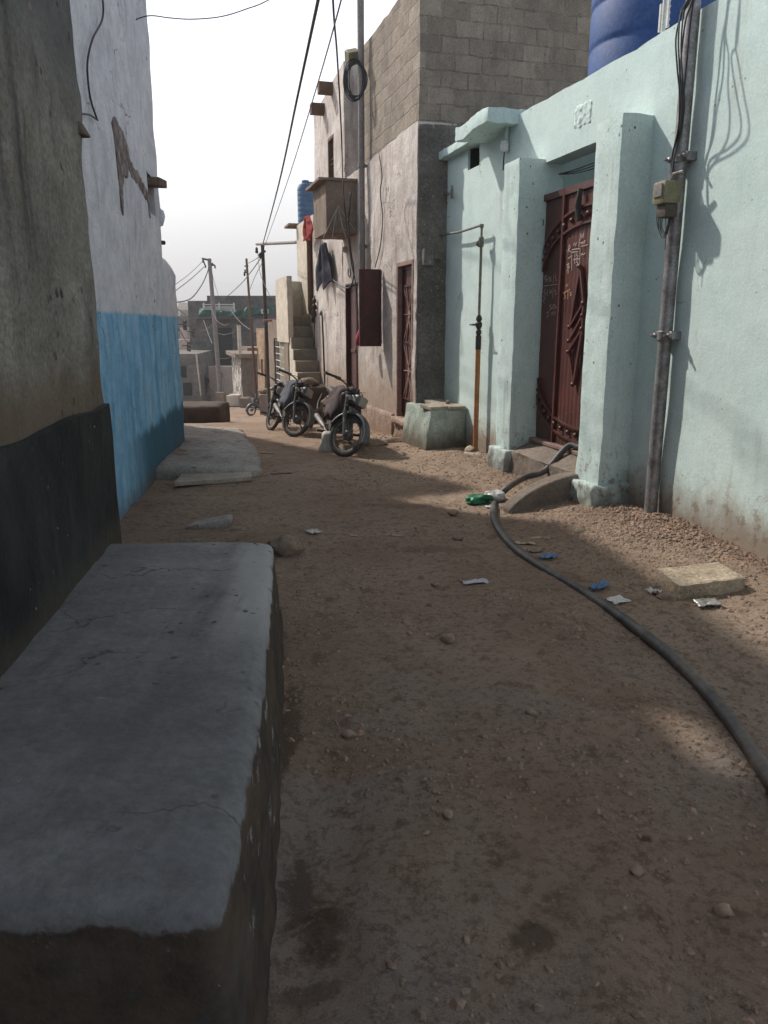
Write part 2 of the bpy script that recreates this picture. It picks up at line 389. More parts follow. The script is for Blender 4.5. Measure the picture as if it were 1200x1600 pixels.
PLINTH = plaster('earthy_plinth_plaster', (.36, .27, .215), (.28, .2, .155), RF, stain=((.17, .12, .09), .7, .48), grain=(45, .8), wave=(6, 1.), dirt=((.22, .145, .1), -.15, .3, .8), peel=((.2, .14, .1), 6, .6))
DARKEND = plaster('blackened_rough_concrete', (.2, .185, .165), (.12, .11, .1), None, grain=(45, 1.), wave=(7, 1.), specks=((.34, .32, .3), 20, .14), peel=((.3, .28, .26), 5, .62), stain=((.06, .055, .05), .8, .45))
CREAM = plaster('cream_plaster', (.6, .54, .45), (.5, .45, .38), RF, stain=((.25, .21, .17), .6, .5), grain=(40, .4))
PINKW = plaster('pale_pink_plaster', (.52, .44, .41), (.45, .38, .35), RF, stain=((.25, .2, .18), .6, .5), grain=(40, .4))
BROWNC = plaster('brown_cement_render', (.25, .195, .155), (.19, .15, .12), RF, stain=((.1, .085, .07), .6, .5), grain=(45, .6))
STAIRC = plaster('stair_cement', (.28, .245, .195), (.21, .185, .15), RF, stain=((.09, .08, .065), .5, .5), grain=(45, .6))
BRICKB = plaster('buff_block_wall', (.36, .25, .165), (.3, .2, .135), RF, block=((.2, .15, .1), .4, .2, .8), grain=(40, .5))
DARKB = plaster('soot_dark_masonry', (.15, .138, .13), (.09, .085, .085), RF, block=((.04, .04, .042), .45, .22, .5), grain=(20, .4), stain=((.03, .03, .032), .6, .5))
GREYB = plaster('grey_far_masonry', (.2, .185, .17), (.15, .14, .13), RF, block=((.1, .09, .085), .45, .22, .5), grain=(20, .4))
CEMENT = plaster('platform_cement', (.2, .202, .205), (.14, .143, .148), None, grain=(40, .45), wave=(6, .5), stain=((.07, .07, .07), .5, .5), peel=((.2, .2, .2), 6, .63), specks=((.045, .045, .042), 14, .16), cracks=((.05, .05, .05), 1.1, .006), rough=.8,
    extra=lambda t, w, col, z: t.mix(t.ma('MULTIPLY', t.mr(t.ma('ADD', t.ma('ADD', t.xyz()[0], t.ma('MULTIPLY', t.xyz()[1], .09)), t.ma('MULTIPLY', t.noise(3, 6, .7), .22)), -.34, -.2), t.mr(t.xyz()[1], 2.3, 3.0)),
        t.mix(t.ma('MULTIPLY', t.mr(t.ma('ADD', t.ma('ADD', t.xyz()[0], t.ma('MULTIPLY', t.xyz()[1], .14)), t.ma('MULTIPLY', t.noise(2.5, 6, .7), .5)), -.6, -.85), .55), col, (.14, .125, .095)), (.27, .27, .27)))
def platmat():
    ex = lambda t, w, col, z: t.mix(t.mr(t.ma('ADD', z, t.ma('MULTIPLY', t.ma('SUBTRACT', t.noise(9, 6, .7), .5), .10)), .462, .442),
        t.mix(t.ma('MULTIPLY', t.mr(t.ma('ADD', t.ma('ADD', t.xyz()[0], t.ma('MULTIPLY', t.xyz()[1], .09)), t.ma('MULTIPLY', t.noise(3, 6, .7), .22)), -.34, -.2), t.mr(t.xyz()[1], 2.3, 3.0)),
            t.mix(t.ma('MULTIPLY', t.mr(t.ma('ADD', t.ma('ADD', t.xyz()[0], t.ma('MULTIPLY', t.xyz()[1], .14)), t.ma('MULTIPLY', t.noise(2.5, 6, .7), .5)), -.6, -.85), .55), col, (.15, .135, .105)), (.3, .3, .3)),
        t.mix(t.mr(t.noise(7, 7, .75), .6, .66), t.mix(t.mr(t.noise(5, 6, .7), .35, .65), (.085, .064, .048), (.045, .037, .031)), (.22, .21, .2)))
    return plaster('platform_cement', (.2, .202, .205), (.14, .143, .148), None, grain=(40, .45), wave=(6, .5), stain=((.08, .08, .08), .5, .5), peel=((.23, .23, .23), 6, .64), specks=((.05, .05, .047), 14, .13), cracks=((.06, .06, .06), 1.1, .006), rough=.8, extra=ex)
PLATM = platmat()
PAVE = plaster('worn_apron_concrete', (.33, .305, .28), (.24, .22, .2), None, grain=(40, .8), wave=(4, 1.), specks=((.1, .085, .07), 5, .12), peel=((.18, .13, .1), 3, .57), stain=((.11, .09, .075), .6, .5))
SLABC = plaster('pale_cement_slab', (.36, .32, .265), (.29, .25, .205), None, grain=(50, .7), wave=(8, .7), specks=((.18, .15, .12), 20, .15))
STEPC = plaster('door_ramp_cement', (.2, .165, .138), (.15, .122, .102), None, grain=(50, .7), wave=(6, .8), stain=((.1, .085, .07), .5, .5))
LOOSEB = plaster('sandy_cement_block', (.4, .33, .245), (.31, .25, .185), None, grain=(60, 1.), wave=(9, 1.), specks=((.2, .16, .12), 24, .18))
ROCKM = simple('field_stone', (.27, .2, .15), (.18, .135, .105), 5, .95, bump=.8, bs=30, bd=.01)
GRAVELM = simple('gravel_stone', (.26, .19, .14), (.19, .145, .115), 9, .95, bump=.5, bs=90)
RUBBLEM = simple('brick_rubble', (.33, .215, .155), (.27, .205, .16), 9, .95, bump=.6, bs=60)
MAROON = simple('maroon_gate_paint', (.105, .032, .026), (.07, .022, .02), 4, .42, bump=.25, bs=40, spec=.5)
def gate_mat():
    t = NT('maroon_gate_sheet'); w = t.wc(RF)
    c = t.mix(t.mr(t.noise(2.5, 6, .6, w), .35, .65), (.105, .032, .025), (.072, .024, .02))
    c = t.mix(t.ma('MULTIPLY', t.mr(t.noise(1, 6, .65, t.scale((12, .7, 1), w)), .55, .7), .5), c, (.2, .085, .05))
    z = t.xyz()[2]; c = t.mix(t.ma('MULTIPLY', t.mr(t.ma('ADD', z, t.ma('MULTIPLY', t.noise(5, 5, .6, w), .5)), 1.0, .6), .7), c, (.09, .05, .036))
    v = t.vor(14, 'F1', w); c = t.mix(t.mr(v, .09, .05), c, (.42, .28, .22))
    t.bump(t.noise(60, 4, .6, w), .25, .003)
    return t.done(c, .45, 0, .45)
GATEM = gate_mat()
DOORRED = simple('red_oxide_door', (.10, .03, .026), (.065, .021, .02), 5, .5, bump=.3, spec=.4)
SHUTM = simple('maroon_shutter_paint', (.085, .027, .024), (.06, .02, .019), 3, .5, bump=.3, spec=.35)
PINKFR = simple('dull_pink_frame', (.32, .21, .18), (.24, .15, .13), 5, .8)
CHALK = simple('white_chalk', (.6, .52, .47), (.4, .3, .27), 90, .95, bump=0)
CHALKY = simple('yellow_chalk', (.55, .42, .2), (.3, .2, .12), 90, .95, bump=0)
STEELP = simple('galvanised_pole', (.33, .325, .33), (.17, .15, .145), 9, .5, metal=.5, bump=.3, bs=50)
RUSTP = simple('rusty_pipe', (.17, .1, .065), (.12, .075, .055), 9, .85, metal=.2)
GREYPIPE = simple('grey_painted_pipe', (.25, .23, .22), (.19, .17, .165), 6, .6)
ORANGEP = simple('orange_gas_pipe', (.40, .17, .065), (.3, .125, .055), 5, .6, bump=.2)
THINPIPE = simple('grey_green_pipe', (.2, .2, .16), (.13, .125, .1), 20, .5, metal=.3)
BLACKI = simple('black_fitting', (.03, .028, .026), (.05, .04, .035), 20, .6)
HOSEM = simple('black_hose_rubber', (.05, .05, .055), (.125, .105, .09), 5, .5, bump=.3, bs=80)
CABLE = simple('black_cable', (.028, .028, .032), (.045, .045, .05), 20, .55, bump=0)
CABLEG = simple('grey_wire', (.12, .12, .125), (.08, .08, .085), 20, .6, bump=0)
TANKB = simple('blue_tank_plastic', (.026, .07, .22), (.04, .085, .22), 5, .62, bump=.1, spec=.25)
TANKF = simple('faded_blue_tank', (.06, .13, .24), (.045, .1, .19), 3, .5, bump=.1, spec=.4)
METERM = simple('old_meter_plastic', (.25, .225, .145), (.19, .165, .1), 14, .5)
WHITEPL = simple('white_plastic', (.62, .62, .6), (.5, .5, .48), 12, .5)
IRON = simple('dark_iron', (.06, .055, .052), (.1, .075, .06), 12, .6, metal=.5)
WOODD = simple('weathered_wood', (.16, .12, .09), (.1, .075, .06), 14, .9)
DARKIN = simple('interior_shade', (.02, .019, .02), (.03, .028, .028), 3, .9, bump=0)  # near-black colour stands in for the shade inside openings
INTW = simple('interior_whitewash', (.5, .53, .54), (.4, .43, .45), 2, .9)
REDCL = simple('red_cloth', (.32, .04, .035), (.22, .03, .028), 8, .9)
PINKCL = simple('crimson_bag', (.42, .035, .06), (.3, .025, .05), 12, .7)
NAVYCL = simple('dark_navy_cloth', (.03, .032, .05), (.05, .05, .07), 8, .95)
TARP = simple('green_tarpaulin', (.03, .12, .095), (.028, .085, .07), 3, .6)
SACKM = simple('white_woven_sack', (.52, .5, .46), (.4, .37, .33), 8, .8)
PAPER = simple('pale_paper', (.62, .6, .58), (.5, .47, .44), 25, .8, bump=.1)
PAPERL = simple('lilac_wrapper', (.55, .5, .58), (.42, .38, .44), 25, .5, bump=.1)
CARD = simple('buff_card', (.5, .4, .28), (.4, .31, .21), 25, .85, bump=.1)
BLUEW = simple('blue_plastic_wrapper', (.1, .22, .42), (.07, .15, .3), 18, .45)
REDW = simple('red_plastic_wrapper', (.5, .03, .035), (.38, .02, .03), 18, .45)
GREENB = simple('green_plastic_bag', (.02, .17, .08), (.015, .1, .05), 14, .4)
CLEARB = simple('clear_plastic_bag', (.52, .52, .5), (.38, .37, .35), 20, .35)
SILVERW = simple('silver_wrapper', (.42, .4, .38), (.26, .24, .23), 25, .35, metal=.4)
TYRE = simple('dusty_tyre_rubber', (.055, .05, .046), (.1, .085, .072), 9, .9, bump=.4)
CHROME = simple('dull_chrome', (.2, .19, .18), (.13, .115, .1), 12, .5, metal=.6)
ENGM = simple('grimy_engine_metal', (.16, .15, .14), (.09, .08, .07), 12, .55, metal=.5)
BLUEGREY = simple('blue_grey_steel_paint', (.06, .066, .08), (.1, .092, .085), 6, .45, spec=.5)
TANKM = simple('dusty_maroon_tank', (.06, .024, .024), (.11, .07, .06), 6, .45, spec=.5)
TANKK = simple('dusty_black_tank', (.03, .03, .036), (.1, .095, .09), 5, .45, spec=.5)
SEATM = simple('black_vinyl_seat', (.02, .02, .022), (.045, .042, .04), 8, .6)
LENSM = simple('headlamp_glass', (.3, .28, .25), (.2, .18, .16), 8, .2, bump=0, spec=.6)
PLATEM = simple('grimy_number_plate', (.2, .19, .2), (.12, .11, .11), 30, .7)
CEMTANK = simple('damp_cement_tub', (.085, .062, .047), (.06, .045, .036), 4, .95, bump=.8, bs=30, bd=.01)
SKINM = simple('brown_skin', (.22, .12, .08), (.18, .1, .07), 10, .6, bump=0)
DARKCL = simple('black_clothing', (.02, .02, .024), (.035, .033, .036), 8, .95)
# ================================================================== SETTING
def make_ground():
    ys = [-30, -15, -8, -4, -2, -1, -.4, 0, .4, .7]
    y = .9
    while y < 16: ys.append(y); y += .03 if y < 5 else .05 if y < 9 else .08
    while y < 70: ys.append(y); y += .1+(y-16)*.02
    while y < 3600: ys.append(y); y *= 1.16
    xs = [-2200, -900, -300, -100, -40, -20, -11, -7, -5]
    x = -4.
    while x < 3.6: xs.append(x); x += .035 if -1.6 < x < 3.0 else .1
    xs += [4, 5, 7, 11, 20, 40, 100, 300, 900, 2200]
    m = MB(); nx = len(xs)
    m.v = [V((x, y, g(x, y))) for y in ys for x in xs]
    m.f = [[j*nx+i, j*nx+i+1, (j+1)*nx+i+1, (j+1)*nx+i] for j in range(len(ys)-1) for i in range(nx-1)]
    o = m.build('dirt_street', GROUND, base=(0, 0, 0), fix=False, ang=180); tag(o, kind='structure')
make_ground()
def hill(name, Y, pts, amp, seed):
    m = MB(); n = 90; k = 8
    for j in range(k+1):
        t = j/k
        for i in range(n+1):
            px_ = lerp(-900, 2100, i/n); ytop = pw(px_, pts)
            P = at(px_, ytop, Y); zt = P.z+amp*mn.fractal(V((px_*.011, seed, 0)), 1., 2., 5)
            yy = Y-700*(1-t); zz = lerp(-42, zt, t**1.3)+amp*.6*mn.noise(V((px_*.02, t*4, seed)))*(1-t)*t*3
            m.v.append(V((P.x*yy/Y, yy, zz)))
    for j in range(k):
        for i in range(n): m.f.append([j*(n+1)+i, j*(n+1)+i+1, (j+1)*(n+1)+i+1, (j+1)*(n+1)+i])
    b = len(m.v)
    for i in range(n+1): q = m.v[k*(n+1)+i]; m.v.append(V((q.x*1.1, q.y+500, -60)))
    for i in range(n): m.f.append([k*(n+1)+i, k*(n+1)+i+1, b+i+1, b+i])
    o = m.build(name, HILLM, base=(0, Y, -42), fix=False, ang=180); tag(o, kind='structure')
hill('hill', 2600, [(-900, 420), (200, 430), (300, 437), (430, 447), (700, 452), (2100, 440)], 7, 3)
hill('hill', 1500, [(-900, 478), (250, 470), (330, 466), (420, 478), (900, 490), (2100, 490)], 5, 9)
# ================================================================== LEFT SIDE
# near concrete house -------------------------------------------------
KE = [(-.4, .06), (.5, .0), (.9, -.02), (1.22, -.045), (1.30, -.075), (1.42, -.05), (1.6, -.035), (1.78, -.02), (1.95, -.04), (2.25, -.04), (2.36, -.055), (2.5, .0), (2.62, .035), (2.68, .03), (2.72, -.01), (2.85, -.03), (3.1, -.03), (4.4, -.04)]
o0 = thing('concrete_house', 'weathered bare concrete house wall with a black painted base behind the grey platform', 'house', KF.w(-2.5, 0, 0))
m = wall(KF, -7., 0.03, -.25, 4.35, 3.2, res=.07, amp=.011, side=1, edge=lambda z: pw(z, KE)*.8-.01+.014*mn.noise(V((0, z*12, 3)))+.01*mn.noise(V((0, z*31, 3))), nf=1.6, seed=2)
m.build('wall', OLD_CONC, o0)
m = wall(KF, -7., -.015, -.2, 1.23, .06, res=.1, amp=.012, side=1, n0=-.032, edge=lambda z: .012*mn.noise(V((0, z*9, 8))), topf=lambda a: 1.2+.02*mn.noise(V((a*2, 0, 0))), seed=5)
m.build('painted_base', BLACKP, o0)
m = MB(); P = KF.w(.03, -.02, 2.27); m.hexa([KF.w(*q) for q in ((-.06, -.03, 2.49), (.03, -.045, 2.49), (.04, .02, 2.49), (-.06, .03, 2.49), (-.06, -.01, 2.55), (.0, -.01, 2.555), (.01, .02, 2.555), (-.06, .03, 2.55))]); m.build('beam_stub', WOODD, o0, bevel=.01)
# platform ------------------------------------------------------------
o1 = thing('cement_platform', 'long grey cement platform with rounded edges along the black painted wall', 'platform', (-.9, 1.3, 0))
def plat(p):   # p: u across 0..1 (wall->street), v along 0..1, w height 0..1
    v = p.y; y = lerp(1.265, 3.86, v)
    xe = pw(y, [(1.2, -.316), (1.6, -.336), (2.1, -.372), (2.9, -.458), (3.4, -.52), (3.9, -.585)])+.006*mn.noise(V((1, y*5, 0)))+.003*mn.noise(V((4, y*17, 0)))
    q = KF.hit(600, 900)  # noqa
    xw = -1.474+(4.068-y)*math.tan(-az(455))*-1-.10
    base_out = .045*(1-p.z)
    z = lerp(-.12, .5, p.z)+.012*mn.noise(V((p.x*2, y*1.3, 2)))+.006*mn.noise(V((p.x*7, y*6, 2)))*sstep(.8, 1., p.z)
    if p.x > .86 and p.z > .9: z += -.012*(p.x-.86)/.14
    return V((lerp(xw, xe+base_out, p.x)+.02*(1-p.z)*mn.noise(V((3, y*4, p.z*5))), y+.012*mn.noise(V((p.x*6, 2, p.z*4)))-(.03 if v < .01 else 0)*(1-p.z), z))
m = MB()
def nonun(q): return plat(V((q.x/.8, q.y/2.7, (q.z)/.62)))
m.rbox((0, 0, 0), (.8, 2.7, .62), r=.032, res=.025, amp=.004, nf=10, T=nonun)
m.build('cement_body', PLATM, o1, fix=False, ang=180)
# white house with blue base ------------------------------------------
o2 = thing('white_house', 'tall limewashed house, white above and blue below, between the concrete wall and the low wall', 'house', LF.w(1.4, 0, 0))
ra, rb_ = LF.hit(174, 196), LF.hit(226, 285)
wa, wb = LF.hit(227, 262), LF.hit(243, 342)
h_patch = (ra[0], rb_[0]+.1, 2.75, ra[1]+.02, .05)
h_win = (wa[0]+.02, wb[0]+.02, wb[1]+.02, wa[1]-.02, .22)
print('patch', h_patch, 'win', h_win)
WTOP = [(-2.6, 5.15), (-.76, 5.15), (-.72, 4.06), (-.01, 4.06), (.03, 5.2), (1.7, 5.2), (3.4, 5.02)]  # unseen parapet gap and bridge shaped to throw a sun patch on the street
m = wall(LF, -2.6, 3.38, -.25, 5.2, .3, holes=(h_win,), res=.11, amp=.022, side=1, edge=lambda z: .02*mn.noise(V((0, z*3, 1))), topf=lambda a: pw(a, WTOP), nf=1.2, seed=7)
m.fbox(LF, -.72, .0, .01, .10, 4.36, 5.19)
m.build('wall', WHITEW, o2)
m = MB(); m.fbox(LF, -2.6, 3.34, .3, 3.5, -.3, 3.75); m.build('roof_block', WHITEW, o2)
pm = MB()
x0, x1, zt_ = h_patch[0], h_win[0]+.05, h_patch[3]
up = [(x0-.04, zt_+.0), (x0+.1, zt_+.06), (x0+.3, zt_+.03), (x0+.52, zt_+.0), (x0+.72, zt_-.17), (x1-.12, zt_-.30), (x1, zt_-.46)]
dn = [(x1-.03, zt_-.56), (x1-.16, zt_-.40), (x0+.7, zt_-.30), (x0+.56, zt_-.24), (x0+.44, zt_-.36), (x0+.3, zt_-.36), (x0+.21, zt_-.48), (x0+.22, zt_-.6), (x0+.18, zt_-.70), (x0+.13, zt_-.66), (x0+.10, zt_-.5), (x0+.06, zt_-.3)]
ol = []; raw = up+dn
for (ax, ay), (bx, by) in zip(raw, raw[1:]+raw[:1]):
    n_ = max(2, int(math.hypot(bx-ax, by-ay)/.035))
    for k in range(n_):
        t = k/n_; q = V((lerp(ax, bx, t), lerp(ay, by, t), 0)); d = mn.noise_vector(q*13)*.03; ol.append((q.x+d.x, q.y+d.y))
BROKE = simple('broken_plaster_edge', (.15, .105, .1), (.36, .32, .31), 9, .95, bump=1., bs=30, bd=.02)
pm.plate(ol, .012, lambda q: LF.w(q.x, .0-q.z-.004+.012*mn.noise(V((q.x*5, q.y*5, 0))), q.y)); pm.build('broken_plaster', BROKE, o2)
m = MB(); q = LF.hit(240, 292)
m.box(h_win[0]-.0, h_win[1]+.1, -.13, .1, q[1]-.05, q[1]+.03, lambda p: LF.w(p.x, p.y, p.z+.1*(p.x-h_win[0]))); m.build('wooden_ledge', WOODD, o2, bevel=.006)
m = MB(); m.fbox(LF, h_win[0]+.005, h_win[1]-.005, .17, .20, h_win[2]+.005, h_win[3]-.005); m.build('window_board', WOODD, o2)
m = MB(); s_, z_ = LF.hit(254, 380); m.tube([LF.w(3.3, .1, z_), LF.w(3.40, -.03, z_)], .025, 6); m.build('drain_stub', IRON, o2)
m = MB(); s_, z_ = LF.hit(252, 340); m.rock(LF.w(3.36, .0, z_), .055, (1, .6, 1.8), 5); m.build('plaster_lump', WHITEW, o2)
# low end wall
m = MB(); LT = LF.hit(266, 404)[1]
def lowT(q):
    k = .05*mn.noise(V((q.x*3, q.z*2, 4)))
    return LF.w(q.x, q.y+.35*k, q.z+(k if q.z > 2 else 0)-.10*sstep(3.95, 4.5, q.x)*sstep(1.9, 2.4, q.z))
m.rbox((3.36, .015, -.3), (4.50, 1.2, LT), r=.1, res=.08, amp=.014, nf=3, T=lowT)
o = m.build('low_wall', WHITEW, base=LF.w(3.9, .3, 0), ang=180); tag(o, 'lower limewashed wall with a rounded end, blue below, joined to the tall white house', 'wall')
# house set back behind, casting the far shade edge
o3 = thing('back_house', 'plain block house set back from the street behind the low blue wall', 'house', (-5.5, 13, 0))
BQ = [(-3.05, 10.8), (-6.2, 15.4), (-10.2, 13.0), (-7.5, 9.2)]
m = MB(); m.hexa([V((x, y, -.6)) for x, y in BQ]+[V((x, y, 4.95)) for x, y in BQ]); m.build('wall', GREYB, o3)
m = MB(); d = (V(BQ[1]+(0,))-V(BQ[0]+(0,))).normalized(); nn = V((d.y, -d.x, 0)); c = V(BQ[0]+(0,))+d*3
m.box(-.5, .5, -.01, .03, 1.2, 2.3, lambda p: c+d*p.x+nn*p.y+V((0, 0, p.z))); m.build('window', WOODD, o3)
# cement apron along the blue wall -------------------------------------
def apron(name, lo, hi, top, seed, mat, lab, cat, r=.05, amp=.03, T=None):
    m = MB()
    def TT(q):
        q2 = T(q) if T else q
        P = LF.w(q2.x, q2.y, 0); z = gbase(P.y)
        return V((P.x, P.y, z+q2.z+.03*mn.noise(V((q2.x*1.2, q2.y*2, seed)))))
    m.rbox(lo, hi, r=r, res=.06, amp=amp, nf=4, T=TT, seed=seed)
    return m.build(name, mat, ang=180)
ne = [LF.loc(gnd(*p)) for p in ((395, 755), (412, 740), (405, 712), (370, 665), (345, 657), (270, 760), (292, 656))]
print('apron', [(round(p.x, 2), round(p.y, 2)) for p in ne])
NE_ = sorted((p.x, p.y) for p in [LF.loc(gnd(x, y, up=.08)) for x, y in ((398, 752), (413, 738), (406, 712), (390, 690), (370, 667), (345, 658))])
def apT(q):
    t = (q.y+1.)/1.0   # 0 street edge .. 1 wall
    out = pw(q.x, NE_)+.05*mn.noise(V((q.x*2.2, 1, 5)))
    return V((q.x, lerp(out, .9 if q.x > 4.4 else .05, t), q.z-.07*(1-t)**2))
o = apron('pavement', (2.02, -1., -.25), (7.4, 0., .13), .13, 3, PAVE, '', '', r=.05, amp=.02, T=apT); tag(o, kind='structure')
m = MB()
sl = [gnd(*p, up=.06) for p in ((272, 760), (394, 752), (393, 731), (292, 738))]
pl = [V((p.x, p.y, .155)) for p in sl]
def slT(q):
    u, v = q.x, q.y; P = pl[0].lerp(pl[1], u).lerp(pl[3].lerp(pl[2], u), v); return V((P.x+.01*mn.noise(V((u*5, v*5, 2))), P.y+.012*mn.noise(V((u*6, v*3, 7))), .058+q.z))
m.rbox((0, 0, -.05), (1, 1, 0), r=.012, res=.07, amp=.004, T=slT)
o = m.build('cover_slab', SLABC, ang=50); tag(o, 'flat pale cement slab at the near end of the rough pavement by the blue wall', 'slab')
# rough low slab further on
m = MB(); A = at(285, 652, 17.5); B_ = at(344, 652, 17.5)
zb = gbase(17.5)
m.rbox((-5.4, 17.3, zb-.3), (B_.x+.02, 18.6, A.z+.27), r=.08, res=.12, amp=.03, nf=3, seed=4)
o = m.build('low_platform', CEMTANK, ang=180); tag(o, 'low dark earth-coloured platform across the street end of the rough pavement', 'platform')
m = MB(); P = gnd(440, 868); m.rock(P+V((.03, .05, .05)), .115, (1.15, .8, .75), 3, 3, .3); o = m.build('rock', ROCKM); tag(o, 'brown rock lying against the far corner of the grey platform', 'rock')
m = MB(); P = gnd(328, 822); m.rbox((-.17, -.1, -.04), (.17, .1, .05), r=.02, res=.05, amp=.008, T=lambda q: P+V((q.x, q.y+.3*q.x, q.z+.12*q.x))); o = m.build('concrete_lump', PAVE, ang=180); tag(o, 'dark tilted concrete lump behind the far edge of the grey platform', 'concrete lump')
# ================================================================== RIGHT SIDE: mint house
PN = .28
pr0 = RF.hit(971, 185, PN); pr1 = RF.hit(930, 235, PN); pl0 = RF.hit(812, 256, PN)
j0 = RF.hit(851, 255); lin = RF.hit(928, 224)
print('pillars', pr0, pr1, pl0, 'jamb', j0, 'lintel', lin)
o4 = thing('mint_house', 'pale mint painted house front with a pillared gateway and long sunlit wall', 'house', RF.w(1.4, 0, 0))
MTOP = [(-4, 3.82), (-.5, 3.76), (1.2, 3.74), (2.8, 3.75), (4., 3.79), (5.2, 3.72)]
sx0, sx1 = RF.hit(749, 250)[0], RF.hit(731, 250)[0]; sz0, sz1 = RF.hit(740, 262)[1], RF.hit(740, 226)[1]
GS0, GS1, GZ0, GZ1 = pr1[0]-.06, j0[0], .40, RF.hit(851, 255)[1]
print('gate', GS0, GS1, GZ1)
mtf = lambda a: pw(a, MTOP)+.02*mn.noise(V((a*1.7, 3, 0)))+.012*mn.noise(V((a*6, 3, 0)))
kw = dict(res=.085, amp=.010, side=-1, topf=mtf, nf=1.3, seed=11)
for (a_, b_, z0_, hl_) in ((-4., GS0, -.3, ()), (GS1, 5.25, -.3, ((sx0, sx1, sz0, sz1, .2),)), (GS0, GS1, GZ1, ())):
    m = wall(RF, a_, b_, z0_, 3.8, .21, holes=hl_, **kw); m.build('front_wall', MINT, o4, ang=30)
m = MB(); m.fbox(RF, sx0+.005, sx1-.005, -.195, -.188, sz0+.003, sz1-.003); m.fbox(RF, sx1-.012, sx1-.004, -.187, -.03, sz0+.003, sz1-.003); m.fbox(RF, sx0+.004, sx0+.012, -.187, -.03, sz0+.003, sz1-.003); m.build('slot_shade_lining', DARKIN, o4)  # near-black panels put the shade of a deep slot into colour
m = MB(); m.fbox(RF, -4., .35, -5.5, -.211, -.3, 3.70); m.build('roof_block', MINT, o4)
m = MB(); m.fbox(RF, 2.6, 5.18, -4.5, -.211, -.3, 3.55); m.build('roof_block', MINT, o4)
def pillar(s0, s1, z1, foot, seed):
    m = MB()
    T = lambda q: RF.w(q.x+.006*mn.noise(V((q.z*2.5, seed, 0))), q.y+.01*mn.noise(V((q.z*2, seed, 4))), q.z)
    m.rbox((s0, -.06, -.3), (s1, PN, z1), r=.014, res=.045, amp=.006, nf=7, T=T, seed=seed)
    o = m.build('pillar', MINT2, o4, ang=60)
    m = MB(); m.rbox((s0-.05, -.04, -.3), (s1+.05, PN+.07, foot), r=.016, res=.028, amp=.024, nf=10, T=T, seed=seed+5); m.build('pillar_foot', MINT2, o4, ang=180)
pillar(pr0[0]-.02, pr1[0], RF.hit(1010, 184)[1], .27, 1)
pillar(pl0[0]-.0, pl0[0]+.36, RF.hit(851, 252)[1]+.02, .30, 2)
# ledge and canopy over the corner slot
m = MB(); la = RF.hit(694, 243, .12); lb = RF.hit(735, 227, .12)
m.rbox((lb[0]-.1, -.05, la[1]-.02), (5.22, .13, la[1]+.075), r=.012, res=.05, amp=.008, nf=8, T=lambda q: RF.w(q.x, q.y, q.z)); m.build('ledge', MINT2, o4, ang=60)
ca = RF.hit(713, 222, .34); cb = RF.hit(764, 195, .34)
print('canopy', ca, cb, 'ledge', la, lb)
m = MB(); m.rbox((cb[0], -.1, ca[1]), (ca[0], .36, ca[1]+.15), r=.016, res=.04, amp=.012, nf=9, T=lambda q: RF.w(q.x, q.y, q.z+.03*mn.noise(V((q.x*2, 1, 2))))); m.build('canopy', MINT2, o4, ang=60)
# patched square on the wall
m = MB(); a = RF.hit(897, 203); b = RF.hit(925, 158)
def pT(q): return RF.w(q.x, .0+q.z+.012*mn.noise(V((q.x*17, q.y*17, 1))), q.y)
m.rbox((b[0], a[1], -.03), (a[0], b[1]+.02, .003), r=.004, res=.012, amp=.009, nf=30, T=pT); m.build('rough_patch', MINT, o4, ang=180)
# courtyard seen over the gate: whitewashed back wall, sloping sheet roof, loose wires
m = MB(); m.fbox(RF, .35, 2.6, -3.6, -3.4, -.3, 4.6); m.build('courtyard_wall', INTW, o4)
m = MB(); m.add([RF.w(GS1+.5, -2.6, 3.15), RF.w(.4, -2.6, 3.6), RF.w(.4, -1.2, 4.2), RF.w(GS1+.5, -1.2, 3.95)], [(0, 1, 2, 3)]); o = m.build('sheet_roof', BROWNC, o4, fix=False); so_ = o.modifiers.new('t', 'SOLIDIFY'); so_.thickness = .03
m = MB(); a = RF.hit(885, 276, -.3)
for k in range(3): m.tube(sag(RF.w(GS1-.002, -.16, a[1]), RF.w(GS0+.002, -.16, a[1]+.03), .03+.025*k, 8), .005, 4)
m.build('loose_wire', CABLE, o4)
# threshold step below the gate
m = MB(); m.rbox((GS0+.0, -.2, -.3), (pl0[0]+.02, PN+.0, .385), r=.03, res=.05, amp=.014, nf=6, T=lambda q: RF.w(q.x, q.y, q.z-.10*sstep(.0, .3, q.y)*sstep(.3, .38, q.z)), seed=6); m.build('threshold', STEPC, o4, ang=60)
m = MB(); m.fbox(RF, GS0, GS1, -.03, .05, .385, .425); m.build('threshold_bar', PINKFR, o4, bevel=.008)
# gate -----------------------------------------------------------------
gt = thing('metal_gate', 'closed maroon sheet metal gate with riveted arches and chalk marks between the mint pillars', 'gate', RF.w((GS0+GS1)/2, 0, .42))
GT = RF.hit(850, 305, -.0)[1]; GM = RF.hit(872, 480)[0]; GB = .43
print('gate top', GT, 'seam', GM)
GN = -.02
def sheet(a, b, name, step):
    m = MB(); n = int((b-a)/.012)+1; top = [GT, GT]
    L = [a+(b-a)*i/n for i in range(n+1)]
    for z in (GB, GT):
        for s_ in L:
            ph = (s_/(step or 1)) % 1.; d = .006*(1-math.exp(-((ph-.5)/.16)**2)) if step else 0
            m.v.append(RF.w(s_, GN-.012+d, z))
    k = n+1
    m.f = [[i, i+1, k+i+1, k+i] for i in range(n)]
    for s_ in (a, b): pass
    m.fbox(RF, a, b, GN-.05, GN-.014, GB, GT)
    return m.build(name, GATEM, gt, fix=False)
leaf1 = sheet(GS0-.02, GM-.008, 'gate_leaf', .075); leaf2 = sheet(GM+.008, GS1-.008, 'gate_leaf', 0)
